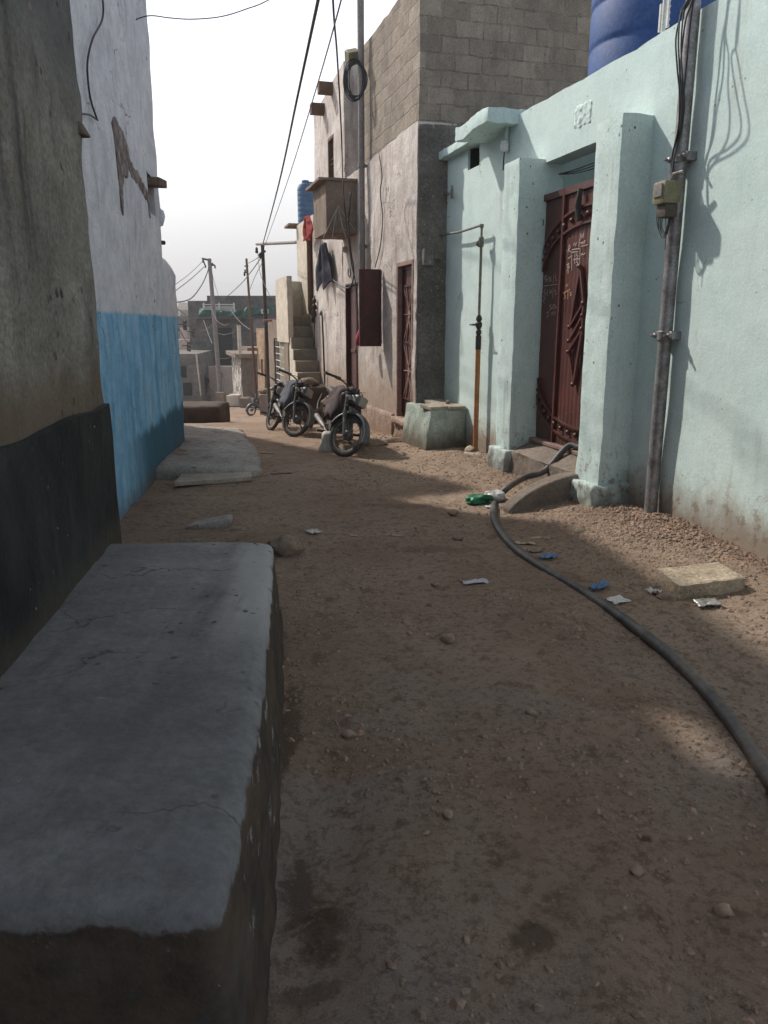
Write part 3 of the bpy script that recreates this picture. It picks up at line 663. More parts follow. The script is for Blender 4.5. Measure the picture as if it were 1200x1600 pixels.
WL[leaf1] = WL[gt]; WL[leaf2] = WL[gt]
def strip(pts, w, t=.014, name='bar', parent=gt, mat=MAROON, n0=GN+.0):
    """flat bar following (s, z) points, standing off the sheet"""
    m = MB(); P = [V((p[0], p[1])) for p in pts]; N = len(P); L = []
    for i, p in enumerate(P):
        d = (P[min(i+1, N-1)]-P[max(i-1, 0)]).normalized(); q = V((-d.y, d.x))*w/2
        L.append((p+q, p-q))
    for (a, b) in L:
        m.v += [RF.w(a.x, n0, a.y), RF.w(b.x, n0, b.y), RF.w(b.x, n0+t, b.y), RF.w(a.x, n0+t, a.y)]
    for i in range(N-1):
        for k in range(4): m.f.append([i*4+k, i*4+(k+1) % 4, i*4+4+(k+1) % 4, i*4+4+k])
    m.f += [[3, 2, 1, 0], [(N-1)*4+k for k in range(4)]]
    return m.build(name, mat, parent, smooth=False)
GC = (GS0+GS1)/2-.03           # axis of the arches
strip([(GS0-.02, GT-.03), (GS1-.01, GT-.03)], .06, .02, 'top_rail'); strip([(GM, GB), (GM, GT)], .035, .022, 'meeting_stile')
zt_o = RF.hit(922, 318)[1]; zt_i = RF.hit(922, 345)[1]; zl_o = RF.hit(847, 398)[1]; zl_i = RF.hit(847, 425)[1]
def arch(zc, zl, s_end, sgn=1, n=20):
    R_ = s_end-GC; return [(GC-.12+(R_+.12)*math.sin(t), zl+(zc-zl)*math.cos(t)) for t in [(-.25+(math.pi/2+.25)*i/n) for i in range(n+1)]]
aO, aI = arch(zt_o, zl_o, GS1-.06), arch(zt_i, zl_i, GS1-.06)
strip(aO, .022, .02, 'arch_bar'); strip(aI, .022, .02, 'arch_bar')
zb_o = RF.hit(905, 693)[1]; zb_i = RF.hit(905, 672)[1]; zbl_o = RF.hit(835, 615)[1]; zbl_i = RF.hit(836, 590)[1]
bO, bI = arch(zb_o, zbl_o, GS1-.06), arch(zb_i, zbl_i, GS1-.06)
strip(bO, .022, .02, 'arch_bar'); strip(bI, .022, .02, 'arch_bar')
for A_, B2 in ((aO, aI), (bO, bI)):
    for i in range(3, 20, 2):
        c = ((A_[i][0]+B2[i][0])/2, (A_[i][1]+B2[i][1])/2)
        if GS0 < c[0] < GS1-.03: m = MB(); m.ball(RF.w(c[0], GN+.004, c[1]), .026, 10); m.build('rivet_boss', MAROON, gt)
# diamond of bars with knobs
def gp(x, y): return RF.hit(x, y, GN+.03)
top_ = gp(905, 416); lo_ = gp(894, 601); ri_ = (gp(915, 500)[0], gp(915, 500)[1])
lf_ = (top_[0]+.10, (top_[1]+lo_[1])/2)
lefts = [gp(887, 511), gp(888, 533), gp(888, 550)]; rights = [gp(911, 474), gp(911, 493), gp(911, 514)]
sL = sum(p[0] for p in lefts)/3
strip([top_, (sL, lefts[0][1])], .03, .028, 'diamond_bar'); strip([(sL, lefts[2][1]), (lo_[0], lo_[1])], .02, .02, 'diamond_bar')
strip([top_, (top_[0]-.1, rights[0][1]), (top_[0]-.105, rights[2][1]), lo_], .028, .028, 'diamond_bar')
for a, b in zip(lefts, rights):
    strip([(sL, a[1]), (top_[0]-.1, b[1])], .02, .03, 'diamond_bar')
    for q in ((sL, a[1]), (top_[0]-.1, b[1])): m = MB(); m.ball(RF.w(q[0], GN+.025, q[1]), .022, 10); m.build('knob', MAROON, gt)
for q in (top_, lo_): m = MB(); m.ball(RF.w(q[0], GN+.025, q[1]), .024, 10); m.build('knob', MAROON, gt)
# bolt and hanging latch near the top
m = MB(); a = gp(906, 300); b = gp(905, 345)
m.tube([RF.w(a[0], GN+.03, a[1]+.03), RF.w(a[0], GN+.05, (a[1]+b[1])/2), RF.w(b[0], GN+.03, b[1])], [.016, .03, .026], 8); m.tube([RF.w(a[0]-.03, GN+.03, a[1]+.02), RF.w(a[0]-.03, GN+.03, b[1]+.08)], .008, 6); m.build('latch', BLACKI, gt)
m = MB(); a = gp(846, 348); m.tube([RF.w(GS1-.012+.022*math.cos(t*.6), GN+.02, a[1]+.03*math.sin(t*.6)) for t in range(11)], .005, 6); m.build('ring', IRON, gt)
# chalk sums (strokes)
def chalk(strokes, x0, y0, sc, mat, name='chalk_writing'):
    m = MB(); rr = random.Random(x0)
    for st in strokes:
        for (ax, ay), (bx, by) in zip(st, st[1:]):
            p = gp(x0+ax*sc, y0+ay*sc); q = gp(x0+bx*sc, y0+by*sc); d = V((q[0]-p[0], q[1]-p[1]))
            if d.length < 1e-5: continue
            w = V((-d.y, d.x)).normalized()*.0035; N_ = GN+.0045 if p[0] < GM else GN-.008
            m.add([RF.w(p[0]+w.x, N_, p[1]+w.y), RF.w(p[0]-w.x, N_, p[1]-w.y), RF.w(q[0]-w.x, N_, q[1]-w.y), RF.w(q[0]+w.x, N_, q[1]+w.y)], [(0, 1, 2, 3)])
    m.build(name, mat, gt, smooth=False)
c1 = [[(388, 408), (388, 396), (401, 394), (400, 432)], [(388, 396), (388, 428)], [(388, 400), (398, 399)], [(390, 390), (392, 385), (394, 390), (396, 384)], [(393, 402), (393, 408)], [(397, 401), (395, 404), (398, 406), (395, 409)],
      [(392, 412), (393, 418)], [(397, 412), (395, 415), (398, 417), (395, 421)], [(391, 411), (401, 410)], [(400, 380), (399, 392)], [(401, 381), (402, 371), (404, 378), (406, 370), (407, 377)], [(401, 386), (405, 384), (403, 388), (409, 381), (407, 387)], [(402, 391), (413, 388)], [(402, 405), (404, 402), (406, 404), (409, 401)],
      [(382, 402), (384, 388), (386, 392), (383, 396), (387, 400)], [(379, 397), (380, 398)], [(382, 410), (389, 405)], [(380, 420), (384, 417), (381, 424), (385, 422), (380, 430)], [(383, 428), (382, 434)]]
chalk([[(x-388+889.5, y-400+394) for x, y in s_] for s_ in c1], 0, 0, 1, CHALK)
c2 = [[(844, 447), (866, 444)], [(845, 433), (849, 430), (846, 436), (850, 436), (846, 441)], [(852, 431), (850, 441)], [(853, 434), (856, 438), (853, 440), (856, 432), (853, 436)], [(860, 428), (859, 443)], [(862, 425), (862, 428)], [(862, 432), (864, 430), (862, 435), (864, 435)], [(862, 439), (865, 437)],
      [(847, 451), (844, 456), (848, 458), (844, 463), (847, 466), (843, 470), (846, 474)], [(851, 452), (849, 463)], [(853, 453), (857, 458)], [(857, 453), (853, 459)], [(859, 449), (858, 466)], [(862, 452), (861, 455), (864, 455)], [(861, 460), (865, 458)],
      [(853, 478), (856, 476), (854, 480), (857, 482), (853, 485)], [(859, 476), (857, 481), (860, 482), (861, 476), (859, 476)], [(862, 475), (862, 482)], [(864, 478), (862, 481), (865, 481), (866, 472)], [(848, 489), (852, 487)], [(848, 496), (852, 493), (851, 488)], [(856, 489), (860, 487)], [(856, 492), (860, 490)], [(862, 486), (861, 493)], [(861, 489), (864, 488)]]
chalk([s_ for s_ in c2 if s_[0][1] < 470], 0, 0, 1, CHALK); chalk([s_ for s_ in c2 if s_[0][1] >= 470], 0, 0, 1, CHALK)
c3 = [[(880, 448), (882, 444), (883, 448)], [(876, 458), (887, 452)], [(884, 453), (883, 468)], [(878, 458), (880, 464), (877, 467)], [(886, 458), (889, 456), (887, 462), (890, 460)], [(879, 434), (881, 438)]]
chalk(c3[:-1], 0, 0, 1, CHALKY)
# mint step in the corner ---------------------------------------------
o5 = thing('step_block', 'mossy mint plastered block in the corner beside the red door, topped with loose slabs', 'step', RF.w(4.6, .5, 0))
q = [RF.loc(gnd(671, 709)), RF.loc(gnd(653, 700)), RF.loc(gnd(737, 698))]
print('step', q)
s0_ = q[0].x; nst = q[0].y
ztop = RF.hit(672, 641, nst)[1]
def stT(p): return RF.w(p.x, p.y*(1+.10*sstep(ztop, 0, p.z)*(p.y > .3)) if True else 0, p.z)
m = MB(); m.rbox((s0_, .0, -.3), (5.3, nst, ztop), r=.03, res=.05, amp=.014, nf=5, T=stT, seed=9); m.build('block', MINTSTEP, o5, ang=60)
for (a, b, c, d, zz, r_) in ((s0_+.02, s0_+.34, nst-.28, nst+.02, .0, .12), (s0_-.02, s0_+.22, .02, nst-.26, .0, -.05), (s0_+.3, 5.1, .05, nst-.2, .0, .03)):
    m = MB(); cc = V(((a+b)/2, (c+d)/2, 0))
    def T(p, cc=cc, r_=r_): x, y = p.x-cc.x, p.y-cc.y; return RF.w(cc.x+x*math.cos(r_)-y*math.sin(r_), cc.y+x*math.sin(r_)+y*math.cos(r_), p.z+.05*x)
    m.rbox((a, c, ztop+zz), (b, d, ztop+zz+.05), r=.012, res=.06, amp=.006, T=T); ob = m.build('loose_slab', SLABC, ang=50)
    tag(ob, {.12: 'loose cement slab at the street corner of the mossy mint block', -.05: 'long loose cement slab on the mossy mint block against the mint wall', .03: 'loose cement slab at the back of the mossy mint block by the grey wall'}[r_], 'slab', 'loose slabs on the mint block')
m = MB(); m.rock(RF.w(s0_+.22, nst-.33, ztop+.075), .035, (1, 1, .8), 4); ob = m.build('pebble', ROCKM); tag(ob, 'small pebble resting on the slabs of the mossy mint block', 'stone')
# cement ramp in front of the gate ------------------------------------
ra_ = RF.loc(gnd(893, 795)); rt = RF.loc(gnd(775, 792))
print('ramp', ra_, rt)
rs0 = GS0+.02; nout = rt.y
def rampT(p):
    t = max(0., (p.y-PN)/(nout-PN)); h = .27*max(0., 1-t**1.7)**.8+.03
    return RF.w(p.x-.04*t, p.y, lerp(-.12, h, p.z)+.012*mn.noise(V((p.x*4, p.y*4, 0))))
m = MB(); m.rbox((rs0-.02, PN-.05, 0), (rs0+.15, nout, 1), r=.025, res=.04, amp=.006, T=rampT); ob = m.build('ramp', STEPC, base=RF.w(rs0+.1, .6, 0), ang=60); tag(ob, 'short rounded cement ramp below the maroon gate, under the black hose', 'ramp')
m = MB(); a_ = RF.loc(gnd(772, 720)); 
m.rbox((2.35, .02, -.2), (3.75, .62, .0), r=.04, res=.07, amp=.02, T=lambda p: RF.w(p.x, p.y, p.z+.07-.10*sstep(.1, .62, p.y)+.02*mn.noise(V((p.x*3, p.y*3, 0))))); ob = m.build('cracked_slab', SLABC, ang=60); tag(ob, 'low cracked cement slab at the foot of the mint wall by the orange pipe', 'slab')
# ================================================================== RIGHT SIDE: block house and beyond
def hitS(x, y, s):
    r = ray(x, y); o = RF.o+RF.d*s; t = (o-CAM).dot(RF.d)/r.dot(RF.d); q = RF.loc(CAM+r*t); return q.y, q.z
BN = .41
o6 = thing('block_house', 'house of bare concrete blocks above stained white plaster with an open maroon shutter', 'house', RF.w(7, .2, -.2))
ZB = 4.15
D1 = (RF.hit(648, 405, BN)[0]+.06, RF.hit(620, 410, BN)[0], .22, 2.47, .13)
sA, sB = RF.hit(597, 480, BN)[0], 0
WIN = (sA+.02, sA+.74, 1.30, 2.42, .12)
D2 = (8.38, 9.35, -.05, 2.33, .15)
m = wall(RF, 5.18, 9.55, -1.4, ZB, 5., holes=(D1, WIN, D2), res=.11, amp=.018, n0=BN, nf=1.5, seed=21, topf=lambda a: 4.13+.05*mn.noise(V((a*2.3, 0, 9)))+.03*(a < 6.9))
m.build('plastered_wall', PLASTW, o6, ang=40)
m = wall(RF, 5.20, 8.3, ZB-.12, 5.93, 5., res=.11, amp=.012, n0=BN-.025, nf=2, seed=23, topf=lambda a: 5.88+.03*mn.noise(V((a*4, 0, 9))))
m.build('block_wall', BLOCKW, o6, ang=40)
m = wall(RF, 8.28, 9.3, ZB-.3, 5.85, 4., res=.15, amp=.012, n0=.16, nf=2, seed=25); m.build('block_wall', BLOCKW, o6)
m = MB(); m.rbox((5.13, -.12, -.5), (5.24, BN-.008, 4.12), r=.015, res=.055, amp=.014, nf=6, T=lambda q: RF.w(q.x, q.y, q.z), seed=12); m.build('corner_pier', DARKEND, o6, ang=180)
m = MB(); m.rbox((5.13, -3.4, 3.85), (5.2, -.12, 4.16), r=.02, res=.12, amp=.02, nf=4, T=lambda q: RF.w(q.x, q.y, q.z), seed=14); m.build('ring_beam', DARKEND, o6, ang=180)
m = MB(); m.rbox((6.2, BN-.05, -1.4), (8.36, BN+.035, .27), r=.025, res=.07, amp=.018, nf=5, T=lambda q: RF.w(q.x, q.y, q.z-.0*q.x), seed=15); m.build('plinth', PLINTH, o6, ang=180)
m = MB(); m.rbox((9.38, BN-.05, -1.4), (11.9, BN+.03, .12), r=.025, res=.09, amp=.018, nf=5, T=lambda q: RF.w(q.x, q.y, q.z), seed=16); m.build('plinth', PLINTH, o6, ang=180)
m = MB(); m.rbox((5.16, BN-.05, -.5), (6.22, BN+.02, .16), r=.04, res=.05, amp=.035, nf=6, T=lambda q: RF.w(q.x, q.y, q.z), seed=17); m.build('worn_foundation', PLINTH, o6, ang=180)
def orn_door(parent, s0, s1, z0, z1, n, seed, name='door'):
    m = MB(); m.fbox(RF, s0, s1, n-.04, n, z0, z1); d = m.build(name, DOORRED, parent)
    def bars(lines, w, mat, nm, t=.012):
        for a, b in lines:
            mm = MB(); a2, b2 = V((a[0], a[1])), V((b[0], b[1])); dd = (b2-a2).normalized(); q = V((-dd.y, dd.x))*w/2
            P = [a2+q, a2-q, b2-q, b2+q]
            mm.hexa([RF.w(p.x, n, p.y) for p in P]+[RF.w(p.x, n+t, p.y) for p in P]); mm.build(nm, mat, d, smooth=False)
    W_ = s1-s0; X = lambda u: s0+W_*u; Z = lambda v: z0+(z1-z0)*v
    fr = [((X(.03), z0+.03), (X(.03), z1)), ((X(.97), z0+.03), (X(.97), z1)), ((s0, Z(.985)), (s1, Z(.985))), ((s0, Z(.87)), (s1, Z(.87))), ((s0, Z(.5)), (s1, Z(.5))), ((s0, Z(.12)), (s1, Z(.12)))]
    bars(fr, .03, SHUTM, 'door_rail', .02)
    for (za, zb) in ((.13, .49), (.51, .86)):
        zc = (za+zb)/2; L = []
        for u in (.12, .3): L += [((X(u), Z(zb)), (X(.5), Z(zc+.03))), ((X(1-u), Z(zb)), (X(.5), Z(zc+.03))), ((X(u), Z(za)), (X(.5), Z(zc-.03))), ((X(1-u), Z(za)), (X(.5), Z(zc-.03)))]
        bars(L, .016, PINKFR, 'ornament_bar', .018)
        mm = MB(); r_ = .055
        mm.hexa([RF.w(X(.5)+x*r_, n, Z(zc)+z*r_*2) for x, z in ((-1, 0), (0, -1), (1, 0), (0, 1))]+[RF.w(X(.5)+x*r_, n+.014, Z(zc)+z*r_*2) for x, z in ((-1, 0), (0, -1), (1, 0), (0, 1))]); mm.build('diamond_plate', PINKFR, d, smooth=False)
        bars([((X(.15), Z(zc)), (X(.85), Z(zc)))], .012, PINKFR, 'ornament_bar', .02)
    mm = MB(); mm.tube([RF.w(X(.12), n+.03, Z(.5)), RF.w(X(.12), n+.04, Z(.5)-.03), RF.w(X(.3), n+.03, Z(.49))], .012, 6); mm.tube([RF.w(X(.2)+.03*math.cos(t), n+.04, Z(.47)+.045*math.sin(t)) for t in [i*.6 for i in range(11)]], .006, 5); mm.build('latch', IRON, d)
    return d
def frame_bars(parent, s0, s1, z0, z1, n0, n1, w, mat, nm='door_frame'):
    m = MB(); m.fbox(RF, s0, s0+w, n0, n1, z0, z1); m.fbox(RF, s1-w, s1, n0, n1, z0, z1); m.fbox(RF, s0+w, s1-w, n0, n1, z1-w, z1); return m.build(nm, mat, parent, bevel=.004)
orn_door(o6, D1[0]+.07, D1[1]-.05, D1[2]+.06, D1[3]-.05, BN-.085, 1)
frame_bars(o6, D1[0]+.002, D1[1]-.002, D1[2]+.004, D1[3]-.004, BN-.128, BN+.006, .055, PINKFR)
m = MB(); m.rbox((D1[0]-.02, BN-.12, D1[2]-.07), (D1[1]+.06, BN+.07, D1[2]+.035), r=.02, res=.05, amp=.012, T=lambda q: RF.w(q.x, q.y, q.z)); m.build('door_sill', PLINTH, o6, ang=180)
orn_door(o6, D2[0]+.03, D2[0]+.47, D2[2]+.1, D2[3]-.03, BN-.1, 2)
m = MB(); m.fbox(RF, D2[0]+.49, D2[1]-.03, BN-.12, BN-.075, D2[2]+.05, D2[3]-.03); m.fbox(RF, D2[0]+.5, D2[1]-.04, BN-.075, BN-.06, 1.1, 1.16); m.build('plain_door_leaf', DOORRED, o6, bevel=.004)
frame_bars(o6, D2[0]+.002, D2[1]-.002, D2[2]+.004, D2[3]-.004, BN-.14, BN+.004, .03, SHUTM)
# window behind the open shutter and the shutter leaf
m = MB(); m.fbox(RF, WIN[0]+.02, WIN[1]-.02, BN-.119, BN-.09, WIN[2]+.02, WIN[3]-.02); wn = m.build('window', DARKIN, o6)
m = MB()
for k in range(5): s_ = lerp(WIN[0]+.06, WIN[1]-.06, k/4); m.tube([RF.w(s_, BN-.05, WIN[2]), RF.w(s_, BN-.05, WIN[3])], .007, 6)
m.build('window_bars', IRON, wn)
WL[wn] = WL[o6]
sw = sA-.01; zt, zb = RF.hit(597, 421, BN)[1], RF.hit(597, 541, BN)[1]
m = MB(); m.fbox(RF, sw-.012, sw+.012, BN+.02, BN+.375, zb, zt); sh = m.build('window_shutter', SHUTM, o6, bevel=.003)
m = MB()
for a, b in ((BN+.02, BN+.045), (BN+.27, BN+.30), (BN+.355, BN+.376)): m.fbox(RF, sw-.024, sw-.011, a, b, zb+.001, zt-.001)
for k in range(5): z = lerp(zb+.015, zt-.03, k/4); m.fbox(RF, sw-.0225, sw-.0115, BN+.046, BN+.354, z-.012, z+.012)
m.build('shutter_rails', SHUTM, sh, smooth=False)
# small pale fitting and letter mark on the plaster
m = MB(); s_, z_ = RF.hit(542, 390, BN); m.ball(RF.w(s_, BN+.03, z_), .06, 12, (1, .7, 1)); m.build('wall_lamp_base', WHITEPL, o6)
m = MB(); s0_u, z0_u = RF.hit(545, 420, BN); s1_u, z1_u = RF.hit(548.5, 431, BN)
m.tube([RF.w(s0_u, BN+.014, z0_u)] + [RF.w(lerp(s0_u, s1_u, .5-.5*math.cos(t)), BN+.014, z1_u+.03-.04*math.sin(t)) for t in [i*math.pi/6 for i in range(7)]]+[RF.w(s1_u, BN+.014, z0_u)], .009, 5); m.build('painted_letter', BLACKI, o6)
# balcony box over the far door ------------------------------------------
BX0, BX1, BXN = 8.42, 9.5, .95
bz0, bz1 = 3.12, 3.95
m = MB(); m.rbox((BX0, BN-.1, bz0), (BX1, BXN, bz1), r=.012, res=.12, amp=.008, T=lambda q: RF.w(q.x, q.y, q.z+.0), seed=31); m.build('balcony_box', PLASTW if False else BROWNC, o6, ang=50)
m = MB(); m.rbox((BX0-.03, BN-.1, bz1-.005), (BX1+.12, BXN+.12, bz1+.045), r=.01, res=.12, amp=.01, T=lambda q: RF.w(q.x, q.y, q.z), seed=32); m.build('balcony_coping', BROWNC, o6, ang=50)
m = MB()
for p in [((505, 372), (528, 322)), ((528, 322), (556, 362)), ((528, 325), (540, 372)), ((526, 326), (519, 370)), ((519, 370), (527, 374)), ((533, 340), (534, 358)), ((534, 358), (541, 360))]:
    a = hitS(*p[0], BX0-.03); b = hitS(*p[1], BX0-.03); m.tube([RF.w(BX0-.03, *a), RF.w(BX0-.04, *b)], .006, 4)
o = m.build('tangled_wire', simple('pale_wire', (.5, .47, .42), (.4, .37, .33), 20, .6, bump=0)); tag(o, 'pale thin wires hung like a tripod across the brown balcony box', 'wire')
# pale upper-storey house --------------------------------------------------
UN = .43
o7 = thing('plastered_house', 'two storey pale plastered house with jutting beam ends and an upper barred window', 'house', RF.w(10.8, .2, -.4))
uT0, uT1 = RF.hit(537, 95, UN), RF.hit(490, 182, UN)
uw = RF.hit(512, 215, UN)[0], RF.hit(522, 240, UN)[0], RF.hit(517, 290, UN)[1], RF.hit(517, 213, UN)[1]
m = wall(RF, 9.22, uT1[0], ZB-.6, 6.0, 4., holes=((uw[1], uw[0], uw[2], uw[3], .15),), res=.14, amp=.014, n0=UN, nf=1.4, seed=33, topf=lambda a: lerp(uT0[1], uT1[1], (a-9.22)/(uT1[0]-9.22))); m.build('upper_wall', PLASTW, o7)
m = wall(RF, 9.56, 12.4, -1.5, ZB-.55, 4.5, res=.14, amp=.018, n0=BN-.005, nf=1.4, seed=34); m.build('lower_wall', PLASTW, o7)
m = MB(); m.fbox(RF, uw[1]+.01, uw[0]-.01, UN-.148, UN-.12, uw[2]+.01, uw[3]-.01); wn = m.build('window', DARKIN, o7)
m = MB()
for k in range(4): s_ = lerp(uw[1]+.05, uw[0]-.05, k/3); m.tube([RF.w(s_, UN-.04, uw[2]), RF.w(s_, UN-.04, uw[3])], .012, 6)
for v in (.1, .45, .55, .95): z = lerp(uw[2], uw[3], v); m.tube([RF.w(uw[1], UN-.04, z), RF.w(uw[0], UN-.04, z)], .012, 6)
m.build('window_bars', RUSTP, wn)
frame_bars(o7, uw[1]+.002, uw[0]-.002, uw[2]+.002, uw[3]-.002, UN-.1, UN+.004, .05, WOODD, 'window_frame')
for p in ((519, 146), (506, 178)):
    s_, z_ = RF.hit(*p, UN); m = MB(); m.fbox(RF, s_-.09, s_+.09, UN-.05, UN+.26, z_-.02, z_+.17); m.build('beam_end', RUSTP, o7, bevel=.01)
# hanging cloths
def cloth(name, fr, s0, s1, n0, zt, zb, mat, lab, cat, seed, fold=.05, rag=.12):
    m = MB(); NU, NV = 16, 22
    for j in range(NV+1):
        for i in range(NU+1):
            u, v = i/NU, j/NV
            w_ = 1-.25*math.sin(v*2.2)*(.5) if seed % 2 else lerp(.35, 1, min(1, v*1.6))
            s_ = lerp(s0, s1, .5+(u-.5)*w_); z = lerp(zt, zb, v)-rag*v*mn.noise(V((u*5, seed, 0)))*2
            n = n0+fold*(.6+.4*v)*math.sin(u*11+v*2+seed)+.02*mn.noise(V((u*4, v*4, seed)))
            m.v.append(fr.w(s_+.03*mn.noise(V((u*3, v*6, seed+3))), n, z))
    for j in range(NV):
        for i in range(NU): a = j*(NU+1)+i; m.f.append([a, a+1, a+NU+2, a+NU+1])
    o = m.build(name, mat, fix=False, ang=180, base=fr.w((s0+s1)/2, n0, zb)); so_ = o.modifiers.new('t', 'SOLIDIFY'); so_.thickness = .012
    return tag(o, lab, cat)
a, b = RF.hit(499, 440, BN+.1), RF.hit(516, 376, BN+.1)
cloth('hanging_cloth', RF, b[0], a[0], BN+.12, b[1], a[1]-.08, NAVYCL, 'dark navy cloth hanging in a bunch on the pale plaster wall', 'cloth', 2, .07, .16)
a, b = RF.hit(478, 378, .55), RF.hit(489, 334, .55)
cloth('red_cloth', RF, b[0], a[0], .6, b[1], a[1], REDCL, 'red cloth hanging at the corner of the cream house above the stairs', 'cloth', 4, .06, .05)
a, b = RF.hit(570, 540, BN+.2), RF.hit(564, 512, BN+.2)
m = MB(); c = RF.w((a[0]+b[0])/2, BN+.24, (a[1]+b[1])/2)
m.lathe([(.005, .13), (.02, .125), (.035, .09), (.075, .0), (.085, -.08), (.07, -.135), (.01, -.15)], c, seg=14)
for i, p in enumerate(m.v): m.v[i] = p+mn.noise_vector(p*14)*.012
m.tube([c+V((0, 0, .12)), c+V((.01, 0, .2)), RF.w(sw+.02, BN+.3, c.z+.24)], .004, 5)
o = m.build('hanging_bag', PINKCL, ang=180); tag(o, 'small crimson bag hanging at the foot of the open maroon shutter', 'bag')
# steel conduit pole with coil ------------------------------------------
ps = RF.hit(566, 420, BN+.09)[0]
o8 = thing('conduit_pole', 'tall grey steel pole fixed to the block wall, carrying a coil of cable', 'pole', RF.w(ps, BN+.09, 2.3))
zc_ = RF.hit(561, 90, BN+.09)[1]
m = MB(); m.tube([RF.w(ps, BN+.09, 2.36), RF.w(ps, BN+.09, 3.6), RF.w(ps, BN+.09, zc_), RF.w(ps, BN+.09, 8.6)], [.05, .05, .052, .06], 14); m.build('shaft', GREYPIPE, o8)
for yy in (385, 258):
    z_ = RF.hit(566, yy, BN+.09)[1]; m = MB(); m.lathe([(.05, -.03), (.064, -.03), (.064, .03), (.05, .03)], RF.w(ps, BN+.09, z_), seg=14); m.fbox(RF, ps-.02, ps+.02, BN-.02, BN+.04, z_-.02, z_+.02); m.build('clamp', GREYPIPE, o8)
m = MB(); c = RF.w(ps+.1, BN+.2, zc_+.0); m.box(-.1, .1, -.08, .08, -.09, .09, lambda q: c+Matrix.Rotation(.6, 3, 'X') @ Matrix.Rotation(.5, 3, 'Z') @ V(q)); m.build('junction_box', METERM, o8, bevel=.01)
m = MB(); rr = random.Random(3); c = RF.w(ps, BN+.19, RF.hit(563, 120, BN+.15)[1])
for k in range(9):
    R1, R2, dx = .15+rr.uniform(-.03, .035), .27+rr.uniform(-.045, .04), rr.uniform(-.03, .03)
    dv = (RF.d*.45+RF.n*.89)
    m.tube([c+dv*(dx+R1*math.cos(t))+RF.d*(-.02+.02*rr.random())+V((0, 0, R2*math.sin(t)+.02*dx)) for t in [2*math.pi*i/22 for i in range(22)]], .009, 5, closed=True)
o = m.build('cable_coil', CABLE, ang=180); tag(o, 'coil of black cable hung high on the grey conduit pole', 'cable coil')
# wires down the plaster
def wire(name, pts, r, mat, lab, k=6, group=None, seg=5):
    m = MB(); m.tube(smooth_path(pts, k), r, seg); o = m.build(name, mat, ang=180); return tag(o, lab, 'cable', group)
W4 = lambda x, y, n: RF.w(*((lambda q: (q[0], n, q[1]))(RF.hit(x, y, n))))
wire('dangling_wire', [W4(592, 240, BN+.02), W4(597, 275, BN+.025), W4(594, 300, BN+.03), W4(598, 340, BN+.03), W4(594, 385, BN+.03), W4(586, 418, BN+.03)], .008, CABLE, 'thin black wire running down the white plaster above the maroon shutter')
wire('service_cable', [V((1.5, -8, 5.0)), at(512, -130, 6.4), at(518, -40, 7.5), at(522, 30, 8.6), at(527, 90, 10), at(533, 200, 12), W4(536, 290, BN+.75), W4(541, 345, BN+.68), W4(549, 410, BN+.1), W4(557, 455, BN+.06), W4(559, 540, BN+.05)], .011, CABLE, 'black service cable dropping from overhead down past the balcony box')
wire('service_cable', [W4(548, 300, BN+.62), W4(545, 350, BN+.6), W4(548, 390, BN+.15), W4(553, 425, BN+.1), W4(548, 447, BN+.1), W4(537, 449, BN+.1), W4(524, 440, BN+.08), W4(519, 436, BN+.05)], .012, CABLE, 'looped cable bundle over the top of the far red door')
wire('drop_pipe', [W4(500, 492, BN+.06), W4(503, 491, BN+.06), W4(506, 560, BN+.06), W4(507, 600, BN+.06), W4(502, 618, BN+.25), W4(497, 630, BN+.4), W4(496, 648, BN+.5)], .018, CABLE, 'black hose running down the pale plaster beside the cement stairs', 8, seg=7)
m = MB()
for (x, y, r_) in ((491, 470, .05), (491, 480, .06), (490, 490, .07), (489, 500, .05), (485, 487, .045)): q = W4(x, y, BN+.05); m.ball(q, r_, 8, (1, 1, 1.3))
m.tube([W4(492, 462, BN+.05), W4(491, 520, BN+.05), W4(490, 560, BN+.05)], .014, 6)
o = m.build('gas_meter', IRON, ang=60); tag(o, 'dark gas meter fittings on the plaster wall at the head of the cement stairs', 'meter')
# ================================================================== cream house, stairs, low houses
CN = .40
o9 = thing('cream_house', 'cream plastered upper house above the stairs carrying blue tanks on its roof', 'house', RF.w(13.5, .1, -.6))
ct = RF.hit(487, 336, CN)
cs0, cs1 = 12.42, RF.hit(463, 360, CN)[0]
m = wall(RF, cs0, cs1, -1.6, ct[1], 4, res=.2, amp=.012, n0=CN, seed=41); m.build('wall', CREAM, o9)
m = MB(); m.fbox(RF, cs1-.03, cs1+.5, -1, CN-.12, -1.6, ct[1]-.12); m.build('end_pier', BROWNC, o9)
m = MB(); a = RF.hit(485, 470, CN+.06); m.tube([RF.w(a[0], CN+.06, 1.9), RF.w(a[0], CN+.06, ct[1]-.35)], .06, 10); m.build('drain_pipe', RUSTP, o9)
m = MB(); q = RF.hit(462, 341, CN); m.fbox(RF, cs1-.1, cs1+.6, CN-.3, CN+.2, ct[1], ct[1]+.05); m.build('roof_slab', BROWNC, o9)
